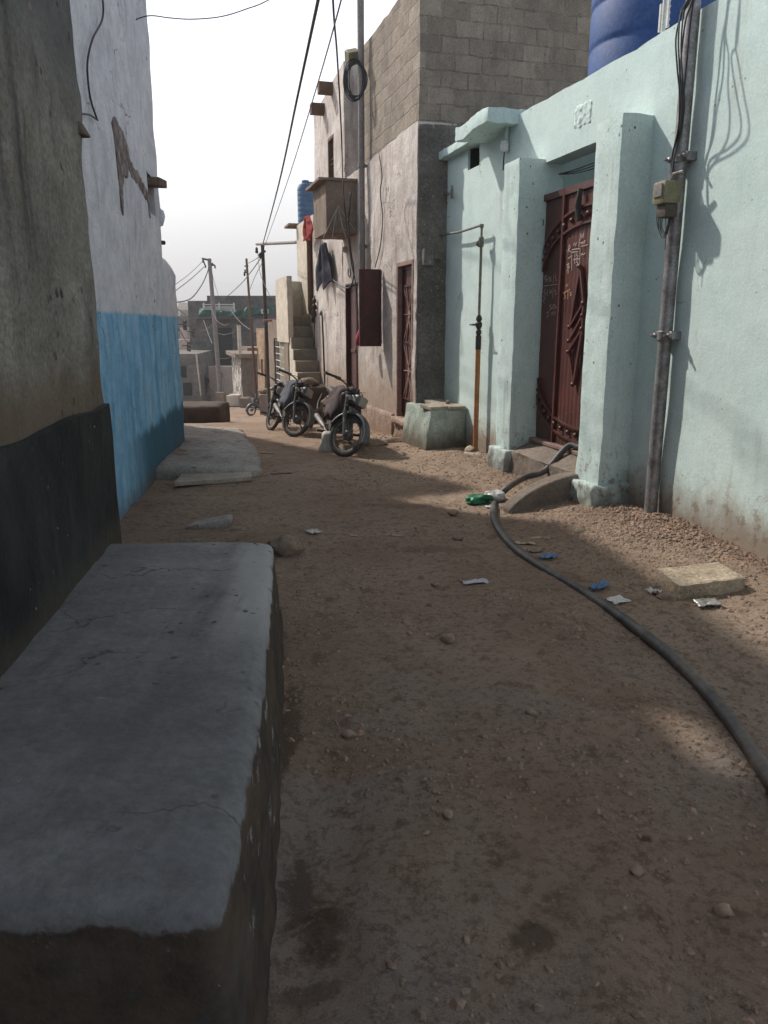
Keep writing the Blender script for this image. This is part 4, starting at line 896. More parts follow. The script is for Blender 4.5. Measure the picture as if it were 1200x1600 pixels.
def tank(name, c, R_, h, mat, lab, group, ribs=6, par=None):
    o = thing(name, lab, 'water tank', c, group)
    prof = [(.0, 0), (R_*.97, 0), (R_, .03)]
    for k in range(ribs):
        z0 = .06+(h*.8-.06)*k/ribs; dz = (h*.8-.06)/ribs; prof += [(R_, z0+.02), (R_, z0+dz*.8), (R_*.985, z0+dz*.85), (R_*.985, z0+dz*.92), (R_, z0+dz*.97)]
    prof += [(R_, h*.81), (R_*.97, h*.86), (R_*.8, h*.93), (R_*.42, h*.965)]
    m = MB(); m.lathe(prof, c, seg=36); m.build('tank_body', mat, o, ang=35)
    m = MB(); m.lathe([(R_*.42, h*.95), (R_*.44, h*.96), (R_*.44, h*1.0), (R_*.40, h*1.02), (0, h*1.025)], c, seg=24); m.build('lid', mat, o, ang=35)
    return o
tY = RF.w(cs1-.3, 0, 0).y
c = at(478.5, 341, tY+.9); c.z = ct[1]+.0
tank('water_tank', c, .20/1.0*1.05, 1.13, TANKF, 'faded blue ribbed water tank in front, on the cream house roof', 'blue tanks on the cream house roof', 7)
c2 = at(487, 341, tY+2.2); c2.z = ct[1]
tank('water_tank', c2, .26, 1.3, TANKF, 'rear faded blue water tank partly hidden behind the other on the cream house roof', 'blue tanks on the cream house roof', 7)
# stairs -------------------------------------------------------------------
o10 = thing('cement_stairs', 'outdoor cement staircase climbing between the pale wall and a cream parapet', 'stairs', RF.w(12.2, .6, -.6))
SS0, ru = 11.75, .243
nst = 10; z0s = 1.80-ru*(nst-1)
m = MB()
for k in range(nst):
    s_ = SS0+.24*(k-4)
    m.rbox((s_, BN-.02, -1.4), (s_+.3 if k < nst-1 else 14.4, .93, z0s+ru*k), r=.022, res=.12, amp=.01, T=lambda q: RF.w(q.x, q.y+.012*mn.noise(V((q.z*3, q.x*3, 0))), q.z), seed=k)
m.build('steps', STAIRC, o10, ang=50)
m = MB()
for k in range(nst): s_ = SS0+.24*(k-4); m.fbox(RF, s_-.006, s_+.234, .925, .945, -1.4, z0s+ru*k+.004)
m.build('stringer', CREAM, o10)
pt0, pt1 = RF.hit(448, 432, .98), RF.hit(430, 436, .98)
m = MB(); m.rbox((pt0[0], .86, 1.2), (pt1[0], .985, 2.66), r=.015, res=.15, amp=.01, T=lambda q: RF.w(q.x, q.y, q.z)); m.build('parapet', CREAM, o10, ang=50)
m = MB(); m.rbox((14.0, .25, 1.7), (14.12, .87, 2.62), r=.015, res=.1, amp=.012, T=lambda q: RF.w(q.x, q.y, q.z), seed=3); m.build('landing_wall', CREAM, o10, ang=50)
# low house with grille -----------------------------------------------------
GN2 = .97
o11 = thing('low_house', 'low brown cement house with a tall iron grille beside the stairs', 'house', RF.w(14.5, .6, -.8))
ga, gb_ = RF.hit(443, 530, GN2), RF.hit(427, 527, GN2)
h1 = RF.hit(442, 503, GN2), RF.hit(432, 493, GN2); h2 = RF.hit(450, 513, GN2), RF.hit(445, 499, GN2)
m = wall(RF, 12.75, 16.0, -1.6, 1.74, 3, holes=((ga[0], gb_[0], -.2, ga[1], .3), (h1[0][0], h1[1][0], h1[0][1], h1[1][1], .25), (h2[0][0], h2[1][0], h2[0][1], h2[1][1], .25)), res=.16, amp=.014, n0=GN2, seed=51, topf=lambda a: lerp(1.45, 1.74, sstep(13, 14.5, a))); m.build('wall', BROWNC, o11)
m = MB()
for k in range(7): s_ = lerp(ga[0]+.05, gb_[0]-.05, k/6); m.tube([RF.w(s_, GN2-.06, -.2), RF.w(s_, GN2-.06, ga[1])], .014, 6)
for k in range(9): z = lerp(-.1, ga[1]-.05, k/8); m.tube([RF.w(ga[0], GN2-.05, z), RF.w(gb_[0], GN2-.05, z)], .012, 6)
m.build('iron_grille', WHITEPL, o11)
m = MB(); s_, z_ = RF.hit(424, 490, GN2); m.tube([RF.w(s_-.1, GN2-.1, 1.72), RF.w(s_-.1, GN2+.22, 1.70)], .035, 7); m.build('roof_spout', PINKFR, o11)
# tub, sacks and stones by the stairs ---------------------------------------
P = RF.w(11.0, .95, 0); zg = gbase(P.y)
m = MB(); zt_ = at(492, 603, P.y).z
m.rbox((10.7, .46, zg-.2), (11.35, 1.02, zt_), r=.09, res=.07, amp=.03, nf=4, T=lambda q: RF.w(q.x, q.y, q.z), seed=5); o = m.build('cement_tub', CEMTANK, ang=180); tag(o, 'dark damp cement tub at the foot of the stairs', 'tub')
m = MB(); c = at(482, 600, RF.w(11., .75, 0).y); m.rock(c+V((0, 0, .03)), .17, (1.25, .8, .6), 8, 3, .3); o = m.build('rock', ROCKM); tag(o, 'pale brown rock lying on top of the dark cement tub', 'rock')
c = gnd(517, 664); Y_ = 12.6
m = MB(); c = at(517, 640, Y_); m.rock(c, .19, (.9, .8, 1.15), 11, 3, .35); m.rock(c+V((-.18, .1, -.1)), .16, (1.2, .8, .7), 12, 3, .3)
o = m.build('earth_heap', ROCKM, base=c-V((0, 0, .25))); tag(o, 'rough lump of dried earth standing behind the nearest motorcycle', 'earth lump')
m = MB(); c = gnd(508, 706); 
def skT(q): return c+V((q.x+.03*mn.noise(q*6), q.y+.02*mn.noise(q*6+V((4, 0, 0))), q.z))
m.rbox((-.07, -.06, -.03), (.1, .1, .27), r=.05, res=.03, amp=.02, nf=7, T=lambda q: skT(V((q.x*(1-.6*q.z)+.06*q.z, q.y*(1-.8*q.z), q.z)))); o = m.build('white_sack', SACKM, ang=180); tag(o, 'small crumpled white sack standing by the front wheel of the nearest motorcycle', 'sack')
for i, (x, y, r_, sc, lab) in enumerate(((585, 700, .15, (1.3, .8, .55), 'flat stone lying nearest the front wheel, below the plastered wall'), (614, 696, .14, (1.4, .8, .5), 'flat brown stone between the flat stone and the mossy mint block'), (570, 706, .06, (1, 1, .7), 'small pale stone in the shade beside the motorcycle tyre'))):
    c = gnd(x, y); m = MB(); m.rock(c+V((0, .08, r_*.25)), r_, sc, 20+i, 3, .3, .4); o = m.build('stone', ROCKM); tag(o, lab, 'stone', 'stones below the plastered wall')
# brick house, porch, end of street -------------------------------------------
pY = lambda x, y, Y: RF.loc(at(x, y, Y))
bq = pY(400, 513, 38); bn = bq.y; bs1 = bq.x; bs0 = RF.hit(421, 560, bn)[0]
o12 = thing('brick_house', 'small sunlit buff block house beyond the leaning pole', 'house', RF.w((bs0+bs1)/2, bn-1, -2.5))
bw = RF.hit(411, 562, bn), RF.hit(408, 585, bn)
m = wall(RF, bs0, bs1, -3.5, bq.z, 4, holes=((bw[0][0], bw[1][0], bw[1][1], bw[0][1], .2),), res=.4, amp=.02, n0=bn, seed=61); m.build('wall', BRICKB, o12)
m = MB(); m.tube([at(416, 512, bs0*.96+6.5), at(417, 622, bs0*.96+6.5)], .09, 8); m.build('corner_post', RUSTP, o12)
m = MB(); m.fbox(RF, bs1-.4, bs1+2.4, bn-2, bn+.5, bq.z-1.05, bq.z-.9); m.build('roof_slab', BROWNC, o12)
pq0, pq1 = pY(376, 556, 45), pY(393, 556, 45)
o13 = thing('porch_house', 'grey house end with a peeling white column face at the far bend', 'house', RF.w(pq0.x+2, pq0.y-1, -3))
pfar = RF.hit(362, 560, pq0.y)[0]
m = wall(RF, pq0.x, pfar, -4.4, pq0.z-.1, 3.5, res=.4, amp=.03, n0=pq0.y, seed=62); m.build('wall', plaster('peeling_white_face', (.6, .57, .53), (.5, .46, .42), RF, peel=((.1, .085, .075), 1.6, .5), stain=((.12, .1, .09), .8, .45), grain=(20, .5)), o13)
m = MB(); m.fbox(RF, pq0.x-.06, pq0.x+.02, pq0.y-2.2, pq0.y-.02, -4.4, pq0.z-.15); m.build('end_wall', BROWNC, o13)
m = MB(); m.fbox(RF, pq0.x-.5, pfar+.2, pq0.y-2.4, pq0.y+.35, pq0.z-.1, pq0.z+.12); m.build('roof_slab', BROWNC, o13)
m = MB(); m.tube([RF.w(pq0.x+.5, pq0.y-.02, pq0.z+.1), at(373, 508, 45.5)], .11, 8); m.build('roof_post', CREAM, o13)
dq = pY(399, 590, 41)
m = MB(); m.fbox(RF, pq0.x-1.5, pq0.x-.1, pq0.y-2.3, pq0.y-1.3, -4, .0); m.build('side_wall', BRICKB, o13)
# dark building at the end, with balcony and tarpaulin
DY = 58.
def D(x, y, dy=0): return at(x, y, DY+dy)
o14 = thing('dark_building', 'soot dark block building closing the end of the street behind the poles', 'building', D(365, 620))
def face(m, x0, x1, y0, y1, dy, depth): a = D(x0, y1, dy); b = D(x1, y0, dy); m.box(a.x, b.x, a.y, a.y+depth, a.z, b.z)
m = MB(); face(m, 303, 334, 470, 640, .02, 6); m.build('lower_block', DARKB, o14)
m = MB(); face(m, 332.5, 432, 462, 640, 0, 7); m.build('main_block', DARKB, o14)
m = MB(); face(m, 303, 394, 495, 497.5, -1.1, 1.1); m.build('balcony_slab', GREYB, o14)
m = MB(); face(m, 336, 362, 512, 571, -.06, .05); m.build('opening_shade', DARKIN, o14)  # flat near-black sheet paints the shade of a recess
m = MB(); face(m, 317, 332, 556, 618, -.05, .04); m.build('doorway', DARKIN, o14)  # doorway shade painted as a thin near-black sheet
m = MB(); face(m, 396, 420, 498, 520, -.5, .5); m.build('grey_bay', GREYB, o14)
m = MB()
for y in (475, 479, 482, 485): face(m, 316, 367, y, y+1.6, -1.0, .05)
for x in (318, 342, 365): face(m, x, x+1.2, 473, 496, -1.04, .05)
m.build('balcony_rail', WHITEPL, o14)
m = MB(); face(m, 408, 419, 483, 490, -.4, .3); m.build('wall_box', WHITEPL, o14); m = MB(); face(m, 411, 418, 484, 489, -.43, .03); m.build('box_grille', DARKIN, o14)
def tarp(x0, x1, y0a, y0b, y1, dy, seed, lab):
    m = MB(); N_ = 14
    for j in range(9):
        for i in range(N_+1):
            u, v = i/N_, j/8; p = D(lerp(x0, x1, u), lerp(lerp(y0a, y0b, u)+2.2*math.sin(u*math.pi), y1, v), dy); p.y += .18*math.sin(u*9+v*4+seed)+.1*mn.noise(V((u*4, v*4, seed))); m.v.append(p)
    for j in range(8):
        for i in range(N_): a = j*(N_+1)+i; m.f.append([a, a+1, a+N_+2, a+N_+1])
    o = m.build('tarpaulin', TARP, fix=False, ang=180); so_ = o.modifiers.new('t', 'SOLIDIFY'); so_.thickness = .02; tag(o, lab, 'tarpaulin', 'green tarpaulins on the dark building')
tarp(311, 342, 481, 483, 495, -1.2, 1, 'green tarpaulin hung along the balcony rail, left of the dark building pole')
tarp(342, 372, 484, 484, 495.5, -1.25, 2, 'dull green tarpaulin in the middle of the dark balcony')
tarp(370, 390, 484, 478, 496, -1.2, 3, 'bright green tarpaulin with a raised corner on the dark balcony')
tarp(391, 428, 479, 476, 492, -.2, 5, 'faded green sheet on the wall beside the grey box of the dark building')
m = MB(); a, b = at(329, 640, 53), at(372, 572, 53); m.box(a.x, b.x, 53, 53.3, a.z, b.z)
o = m.build('pink_wall', PINKW, bevel=.03); tag(o, 'low pale pink wall below the dark building, behind the far pole', 'wall')
m = MB(); c = at(343.5, 586, 52.9); m.tube([c+V((.19*math.cos(t), 0, .2*math.sin(t))) for t in [i*math.pi/9 for i in range(18)]], .022, 6, closed=True); o = m.build('bicycle_tyre', TYRE); tag(o, 'bicycle tyre hanging on the pale pink wall', 'tyre')
# left row beyond the blue wall
o15 = thing('grey_house', 'dim grey house on the left of the far bend, stained near its foot', 'house', at(295, 625, 50))
a, b = at(240, 660, 50), at(307, 553, 50)
m = MB(); m.hexa([V((a.x, 50, a.z)), V((b.x+.25, 50, a.z)), V((b.x-.6, 58, a.z)), V((a.x, 58, a.z)), V((a.x, 50, b.z)), V((b.x, 50, b.z)), V((b.x-.6, 58, b.z)), V((a.x, 58, b.z))]); m.build('wall', GREYB, o15)
m = MB(); m.tube([at(306.5, 552, 49.8), at(314, 618, 49.8)], .055, 8); m.build('corner_pipe', CREAM, o15)
m = MB(); a, b = at(287, 618, 49.95), at(299, 598, 49.95); m.box(a.x, b.x, 49.93, 49.99, a.z, b.z); m.build('door', DARKIN, o15)
m = MB(); a, b = at(283, 590, 49.95), at(290, 572, 49.95); m.box(a.x, b.x, 49.93, 49.99, a.z, b.z); m.build('window', DARKIN, o15)
rr = random.Random(5)
fars = [(262, 300, 497, 95, CREAM), (280, 312, 508, 80, GREYB), (255, 290, 520, 72, GREYB), (286, 309, 530, 64, PINKW), (200, 262, 505, 110, GREYB), (290, 310, 478, 210, CREAM), (268, 292, 484, 180, GREYB)]
labs = ['pale flat roofed house far down the slope by the blue wall', 'grey flat roofed house in the gap between the blue wall and the dark building', 'dim grey house half hidden by the end of the blue wall', 'small pinkish house just above the grey house at the far bend', 'far grey house hidden behind the blue wall', 'tiny pale house highest in the far haze', 'tiny grey house in the far haze beside the blue wall end']
for (x0, x1, yt, Y, mt), lab in zip(fars, labs):
    a, b = at(x0, 700, Y), at(x1, yt, Y); zb = gbase(Y)-1
    o = thing('far_house', lab, 'house', ((a.x+b.x)/2, Y, zb), 'far houses down the slope')
    m = MB(); m.box(a.x, b.x, Y, Y+8, zb, b.z); m.box(a.x+.1, a.x+.4*(b.x-a.x), Y+1, Y+4, b.z, b.z+.9); m.build('wall', mt, o, bevel=.05)
    for k in range(3):
        u = .2+.28*k; m = MB(); xx = lerp(a.x, b.x, u); m.box(xx-.35, xx+.35, Y-.03, Y+.02, b.z-2.2, b.z-1.1); m.build('window', DARKIN, o)
# blocks at the far end
def blk(x0, x1, y0, y1, Y, dep, mat, name, lab, cat):
    a, b = at(x0, y1, Y), at(x1, y0, Y); m = MB(); m.rbox((a.x, Y, a.z-.15), (b.x, Y+dep, b.z), r=.04, res=.15, amp=.02, nf=3); o = m.build(name, mat, ang=60); return tag(o, lab, cat)
blk(337, 350, 613, 632, 43.5, .5, BROWNC, 'pole_base', 'brown cement block at the foot of the far pole', 'block')
blk(354, 372, 618, 631, 43, 1.2, CREAM, 'doorstep', 'pale cement step in front of the pale pink wall', 'step')
blk(374, 389, 622, 634, 42, .9, BROWNC, 'doorstep', 'low brown step behind the farthest motorcycle', 'step')
blk(405, 427, 616, 643, 31, .8, BROWNC, 'cement_box', 'brown cement box beside the farthest motorcycle', 'box')
m = MB(); c = at(411, 614, 31.3); m.rock(c+V((0, .1, .08)), .2, (1.2, 1, .6), 31); o = m.build('rock', ROCKM); tag(o, 'brown stone lying on the far brown cement box', 'rock')
# person in the far doorway: seated on a step, in black
def person(loc, s_):
    bm = bmesh.new(); J = {'pel': (0, 0, .48, .13), 'ch': (0, .02, .85, .14), 'nk': (0, 0, 1.03, .055), 'hd': (0, -.02, 1.13, .09), 'ht': (0, -.01, 1.24, .075),
         'sl': (-.17, .02, .95, .06), 'el': (-.23, -.08, .72, .045), 'hl': (-.12, -.3, .58, .035), 'sr': (.17, .02, .95, .06), 'er': (.23, -.08, .72, .045), 'hr': (.12, -.3, .58, .035),
         'tl': (-.1, 0, .46, .095), 'kl': (-.13, -.42, .5, .07), 'al': (-.12, -.4, .08, .045), 'fl': (-.13, -.58, .04, .035), 'tr': (.1, 0, .46, .095), 'kr': (.13, -.42, .5, .07), 'ar': (.12, -.4, .08, .045), 'fr': (.13, -.58, .04, .035)}
    E_ = ['pel ch', 'ch nk', 'nk hd', 'hd ht', 'ch sl', 'sl el', 'el hl', 'ch sr', 'sr er', 'er hr', 'pel tl', 'tl kl', 'kl al', 'al fl', 'pel tr', 'tr kr', 'kr ar', 'ar fr']
    lay = bm.verts.layers.skin.verify(); vv = {}
    for k, (x, y, z, r) in J.items():
        v = bm.verts.new((x*s_, y*s_, z*s_)); v[lay].radius = (r*s_, r*s_); v[lay].use_root = (k == 'pel'); vv[k] = v
    for e in E_: a, b = e.split(); bm.edges.new((vv[a], vv[b]))
    me = bpy.data.meshes.new('person'); bm.to_mesh(me); bm.free(); o = bpy.data.objects.new('person', me); COL.objects.link(o); o.location = loc
    o.modifiers.new('skin', 'SKIN'); sb = o.modifiers.new('sub', 'SUBSURF'); sb.levels = sb.render_levels = 1; me.materials.append(DARKCL); WL[o] = V(loc); return o
pp = at(322.5, 614, 52.2); pe = person(pp, 1.0); tag(pe, 'person in black clothes sitting in the dark doorway under the dark building', 'person')
m = MB(); m.ball(V((0, -.11, 1.14)), .075, 10, (.85, .5, 1.1)); m.build('face', SKINM, pe, local=True)
blk(317, 328, 608, 616, 52.0, .6, BROWNC, 'doorstep', 'dim step under the person sitting in the far doorway', 'step')
# ================================================================== poles and overhead wires
def pole(name, top, bot, Y, r0, r1, mat, lab, arms=(), base_ext=.3):
    a, b = at(*bot, Y), at(*top, Y); o = thing(name, lab, 'utility pole', a, 'utility poles along the street')
    m = MB(); m.tube([a-(b-a).normalized()*base_ext, a.lerp(b, .5), b], [r0, (r0+r1)/2, r1], 12); m.build('shaft', mat, o)
    for p, q, r in arms: m = MB(); m.tube([at(*p, Y), at(*q, Y)], r, 7); m.build('cross_arm', IRON, o)
    return o, b
def insul(o, pts, Y):
    for p in pts: m = MB(); c = at(*p, Y-.02); m.lathe([(.0, -.09), (.035, -.08), (.05, -.03), (.03, .0), (.045, .03), (.02, .08), (0, .09)], c, seg=10); m.build('insulator', BLACKI, o)
P1, t1 = pole('utility_pole', (327, 404), (345, 622), 44, .14, .105, GREYPIPE, 'thick grey utility pole on a brown block by the pale pink wall', [((316, 404), (330, 407), .05), ((316, 403), (321, 416), .04), ((328, 412), (336, 415), .05)])
insul(P1, [(317, 408), (321, 416), (332, 413), (336, 417)], 44)
P2, t2 = pole('utility_pole', (385, 404), (400, 614), 36, .06, .05, RUSTP, 'thin leaning pole rising behind the buff block house', [((382, 416), (388, 415), .03)])
insul(P2, [(383, 424), (382, 428)], 34)
P3, t3 = pole('utility_pole', (410, 381), (422, 650), 23.5, .062, .05, IRON, 'leaning dark pole tied by a long horizontal pipe to the cream house', [((404, 399), (415, 392), .03)])
insul(P3, [(401, 391), (407, 399), (411, 401)], 23.5)
a = at(401, 381.5, 23.5); b = RF.w(cs1-.1, CN-.1, RF.hit(463, 379, CN)[1]); m = MB(); m.tube([a, b], .04, 8); m.build('tie_pipe', GREYPIPE, P3)
wl = [([V((1.45, -8, 4.9)), V((.75, -2, 3.75)), at(560, -300, 3.0), at(497, 0, 6), at(465, 150, 9), at(435, 290, 14), at(410, 384, 23.5)], .013, 'thick twisted overhead cable running from high above to the leaning dark pole'),
      ([V((1.55, -8, 4.9)), V((.95, -2, 3.7)), at(590, -250, 3.2), at(533, 0, 6), at(490, 152, 9), at(447, 290, 14), at(413, 386, 23.5)], .006, 'thin overhead wire just beside the thick twisted cable'),
      ([at(410, 400, 23.5), at(392, 425, 28), at(375, 445, 34), at(350, 468, 44)], .016, 'overhead cable slanting from the leaning dark pole towards the far thick pole'),
      ([at(410, 397, 23.5), at(398, 406, 28), at(386, 412, 34)], .012, 'short overhead wire between the leaning dark pole and the thin pole'),
      ([at(317, 408, 44), at(296, 428, 40), at(272, 446, 36)], .014, 'upper straight overhead wire from the far thick pole to the white house'),
      ([at(319, 417, 44), at(298, 436, 40), at(272, 456, 36)], .02, 'lower straight overhead wire from the far thick pole to the white house'),
      ([at(327, 417, 44), at(318, 440, 42), at(303, 462, 39), at(290, 470, 37), at(268, 473, 34)], .03, 'deeply sagging black cable from the far thick pole to the white house'),
      ([at(331, 425, 44), at(336, 445, 47), at(341, 462, 56)], .012, 'dashed thin wire dropping behind the far thick pole'),
      ([at(410, 410, 23.5), at(402, 425, 26), at(393, 445, 31), at(391, 452, 34)], .01, 'thin wire sagging between the leaning pole and the thin pole'),
      ([at(403, 396, 23.5), at(406, 425, 22.5), at(414, 446, 21.7), at(424, 468, 21)], .009, 'thin wire from the leaning pole head down to the low brown house'),
      ([at(330, 480, 44), at(338, 500, 42), at(350, 508, 41), at(358, 506, 40)], .015, 'pale wire looping from the far thick pole across the dark building'),
      ([at(360, 484, 55), at(375, 503, 50), at(392, 516, 42)], .02, 'pale wire slanting over the front of the dark building to the porch roof'),
      ([at(318, 500, 54), at(325, 520, 50), at(332, 538, 44)], .02, 'pale short wire crossing the dark building left of the far thick pole'),
      ([at(337, 500, 44), at(325, 513, 48), at(312, 518, 56)], .015, 'pale wire sagging from the far thick pole to the corner of the dark building'),
      ([at(338, 520, 44), at(352, 523, 42), at(368, 518, 40)], .014, 'grey wire strung from the far thick pole towards the roof post'),
      ([at(342, 560, 44), at(355, 560, 42), at(368, 552, 40)], .014, 'grey wire strung low from the far thick pole to the porch'),
      ([at(190, 40, 8.5), at(230, 25, 8.8), at(265, 28, 9), at(300, 30, 9.3), at(345, 26, 9.5), at(385, 14, 9.7), at(425, -3, 10), at(520, -60, 11)], .006, 'thin wire sagging across the sky from the top of the white house'),
      ([at(275, 480, 34), at(290, 492, 38), at(305, 500, 50)], .014, 'wire from the end of the blue wall to the dark building corner'),
      ([at(273, 490, 30), at(292, 508, 36), at(304, 518, 46)], .012, 'second wire from the end of the blue wall, below the first'),
      ([at(275, 510, 24), at(283, 520, 26), at(290, 532, 30), at(297, 540, 36)], .014, 'dark wire curling below the end of the blue wall')]
for pts, r, lab in wl:
    pale = lab.startswith('pale'); wire('overhead_cable', pts, r, CABLEG if pale else CABLE, lab, 6, 'overhead cables')
for (x, y, Y, lab) in ((287, 507, 40, 'small dark bracket of insulators on a wire left of the dark building'), (300, 518, 48, 'lower dark bracket of insulators beside the dark building'), (293, 540, 44, 'drooping dark bracket of insulators above the grey house')):
    m = MB(); m.tube([at(x-8, y, Y), at(x+2, y, Y)], .03, 6); m.tube([at(x, y-6, Y), at(x, y+8, Y)], .04, 6)
    for k in (-4, 2, 7): m.ball(at(x+3, y+k, Y), .09, 8)
    o = m.build('line_bracket', IRON, ang=60); tag(o, lab, 'bracket', 'line brackets')
wire('wall_cable', [LF.w(*((lambda q: (q[0], -.03, q[1]))(LF.hit(x, y, -.03)))) for x, y in ((158, -30), (161, 25), (145, 60), (137, 95), (138, 130), (143, 160), (152, 187))], .008, CABLE, 'thin black cable curving down the white wall from the roof')
wire('wall_cable', [LF.w(*((lambda q: (q[0], -.03, q[1]))(LF.hit(x, y, -.03)))) for x, y in ((124, 178), (138, 179), (146, 183), (153, 188))], .007, CABLE, 'short cable joining the beam stub to the cable on the white wall')
o = thing('utility_pole', 'plain grey utility pole standing behind the near end of the mint wall', 'utility pole', (1.5, -8, gbase(-8)), 'utility poles along the street')
m = MB(); m.tube([V((1.5, -8, gbase(-8)-.3)), V((1.5, -8, 5.3))], [.09, .07], 12); m.build('shaft', GREYPIPE, o)
# ================================================================== fittings on the mint wall
# steel pole with meter
ppx = RF.hit(1015, 820, .12)[0]; pg = g(*RF.w(ppx, .12, 0).xy)
PLN = .068
ps2 = RF.hit(1050, 400, PLN)[0]
o16 = thing('meter_pole', 'thick galvanised pole standing against the mint wall with two clamps', 'pole', RF.w(ps2, PLN, pg))
m = MB(); m.tube([RF.w(ps2, PLN, pg-.1), RF.w(ps2, PLN, 2.), RF.w(ps2, PLN, 4.), RF.w(ps2, PLN, 6.8)], .052, 18); m.build('shaft', STEELP, o16)
for yy in (243, 525):
    z_ = RF.hit(1050, yy, .18)[1]; m = MB(); m.lathe([(.05, -.035), (.062, -.035), (.062, .035), (.05, .035)], RF.w(ps2, PLN, z_), seg=18)
    m.fbox(RF, ps2-.1, ps2-.05, -.02, .085, z_-.03, z_+.03); m.fbox(RF, ps2+.048, ps2+.1, -.02, .085, z_-.03, z_+.03); m.build('clamp', STEELP, o16, bevel=.004)
    for q in (-.085, .085): m = MB(); m.lathe([(0, 0), (.02, 0), (.02, .025), (.01, .03), (.01, .06), (0, .06)], RF.w(ps2+q, .085, z_), axis=RF.n, seg=8); m.build('bolt', STEELP, o16)
mz0, mz1 = RF.hit(1032, 340, .22)[1], RF.hit(1034, 283, .22)[1]; ms = RF.hit(1033, 312, .22)[0]
o17 = thing('electric_meter', 'old yellowish electric meter box hanging left of the galvanised pole', 'meter', RF.w(ms, .15, mz0))
m = MB(); m.rbox((ms-.075, .1, mz0+.09), (ms+.075, .25, mz1), r=.02, res=.03, T=lambda q: RF.w(q.x, q.y, q.z)); m.build('case', METERM, o17)
m = MB(); m.rbox((ms-.06, .11, mz0), (ms+.06, .22, mz0+.095), r=.015, res=.03, T=lambda q: RF.w(q.x, q.y, q.z)); m.build('terminal_cover', simple('brown_meter_cover', (.1, .085, .065), None, 14, .6), o17)
m = MB(); m.rbox((ms-.05, .25, mz0+.14), (ms+.05, .262, mz0+.23), r=.005, res=.03, T=lambda q: RF.w(q.x, q.y, q.z)); m.build('meter_window', LENSM, o17)
m = MB(); m.tube([RF.w(ms-.02, .16, mz1-.01), RF.w(ms-.04, .16, mz1+.04), RF.w(ms-.12, .14, mz1+.045)], .014, 7); m.build('bracket', STEELP, o17)
rr = random.Random(9)
ct_ = [[(1092, -60, .13), (1078, 0, .15), (1064, 25, .2), (1056, 60, .22), (1058, 105, .22), (1062, 150, .2), (1060, 200, .16), (1050, 245, .13), (1048, 284, .16)],
       [(1094, -60, .13), (1082, 0, .14), (1072, 28, .16), (1066, 70, .17), (1062, 120, .16), (1064, 170, .14), (1058, 220, .12), (1049, 262, .13), (1047, 284, .16)],
       [(1096, -60, .13), (1084, 0, .13), (1078, 40, .13), (1073, 95, .13), (1068, 150, .13), (1066, 195, .12), (1054, 240, .12), (1047, 270, .13), (1046, 284, .16)],
       [(1096, -60, .16), (1074, 0, .2), (1064, 20, .24), (1060, 60, .27), (1062, 110, .28), (1066, 160, .22), (1061, 215, .14), (1052, 250, .15), (1049, 284, .17)],
       [(1096, -60, .16), (1076, 0, .2), (1068, 22, .2), (1064, 70, .23), (1066, 120, .24), (1069, 165, .19), (1063, 210, .13), (1053, 250, .15), (1049, 284, .17)]]
for k, pp_ in enumerate(ct_):
    wire('meter_cable', [W4(x, y, n) for x, y, n in pp_], .0065, CABLE, 'black cables running down the galvanised pole into the meter box', 6, 'cables beside the galvanised pole')
for k in range(4):
    pts = [(1026+k*3, 338), (1028+k*2, 355+6*k % 9), (1036+k, 372-3*k), (1045, 355-4*k), (1050, 300)]
    wire('meter_cable', [W4(x, y, .17) for x, y in pts], .004, CABLE, 'thin loose wire ends curling below the meter box', 6, 'wire ends below the meter box')
m = MB(); m.tube([W4(1040, 340, .17), W4(1041, 365, .17), W4(1039, 390, .17)], .003, 5); o = m.build('loose_wire', CABLE); tag(o, 'single straight wire hanging from the meter box', 'cable')
# gas riser
gsr = RF.hit(745, 620, .10)[0]; gz = g(*RF.w(gsr, .1, 0).xy)
o18 = thing('gas_riser', 'gas pipe on the mint wall, orange below and thin grey above a black valve', 'gas pipe', RF.w(gsr, .1, gz))
zz = lambda y: RF.hit(745, y, .1)[1]
m = MB(); m.tube([RF.w(gsr, .1, gz-.05), RF.w(gsr, .1, zz(545))], .031, 14); m.build('orange_pipe', ORANGEP, o18)
m = MB(); m.tube([RF.w(gsr, .1, zz(546)), RF.w(gsr, .1, zz(524))], .035, 12); m.build('black_sleeve', BLACKI, o18)
m = MB(); z1, z2 = zz(524), zz(492); h_ = z2-z1
m.lathe([(.02, 0), (.034, .02), (.034, .05), (.022, .07), (.04, h_*.45), (.04, h_*.6), (.022, h_*.68), (.036, h_*.74), (.036, h_*.86), (.018, h_)], RF.w(gsr, .1, z1), seg=14); m.tube([RF.w(gsr, .1, z1+h_*.52), RF.w(gsr+.01, .19, z1+h_*.52)], .012, 8); m.tube([RF.w(gsr-.05, .19, z1+h_*.52), RF.w(gsr+.06, .19, z1+h_*.52)], .01, 6); m.build('valve', BLACKI, o18)
us = RF.hit(752, 380, .1)[0]
thin = [RF.w(gsr, .1, zz(494)), RF.w(gsr, .1, zz(470)), RF.w(lerp(gsr, us, .4), .1, zz(455)), RF.w(us, .1, zz(430)), RF.w(us, .1, RF.hit(752, 385, .1)[1])]
m = MB(); m.tube(smooth_path(thin, 5), .017, 9); m.build('thin_pipe', THINPIPE, o18)
zr = RF.hit(752, 378, .1)[1]
m = MB(); m.lathe([(.018, -.06), (.03, -.05), (.03, .05), (.018, .06)], RF.w(us, .1, zr), seg=10); m.lathe([(0, 0), (.045, .0), (.05, .015), (.04, .05), (0, .055)], RF.w(us+.02, .1, zr-.01), axis=RF.d, seg=14); m.build('regulator', THINPIPE, o18)
zt2 = RF.hit(752, 352, .1)[1]; nb = 5.16
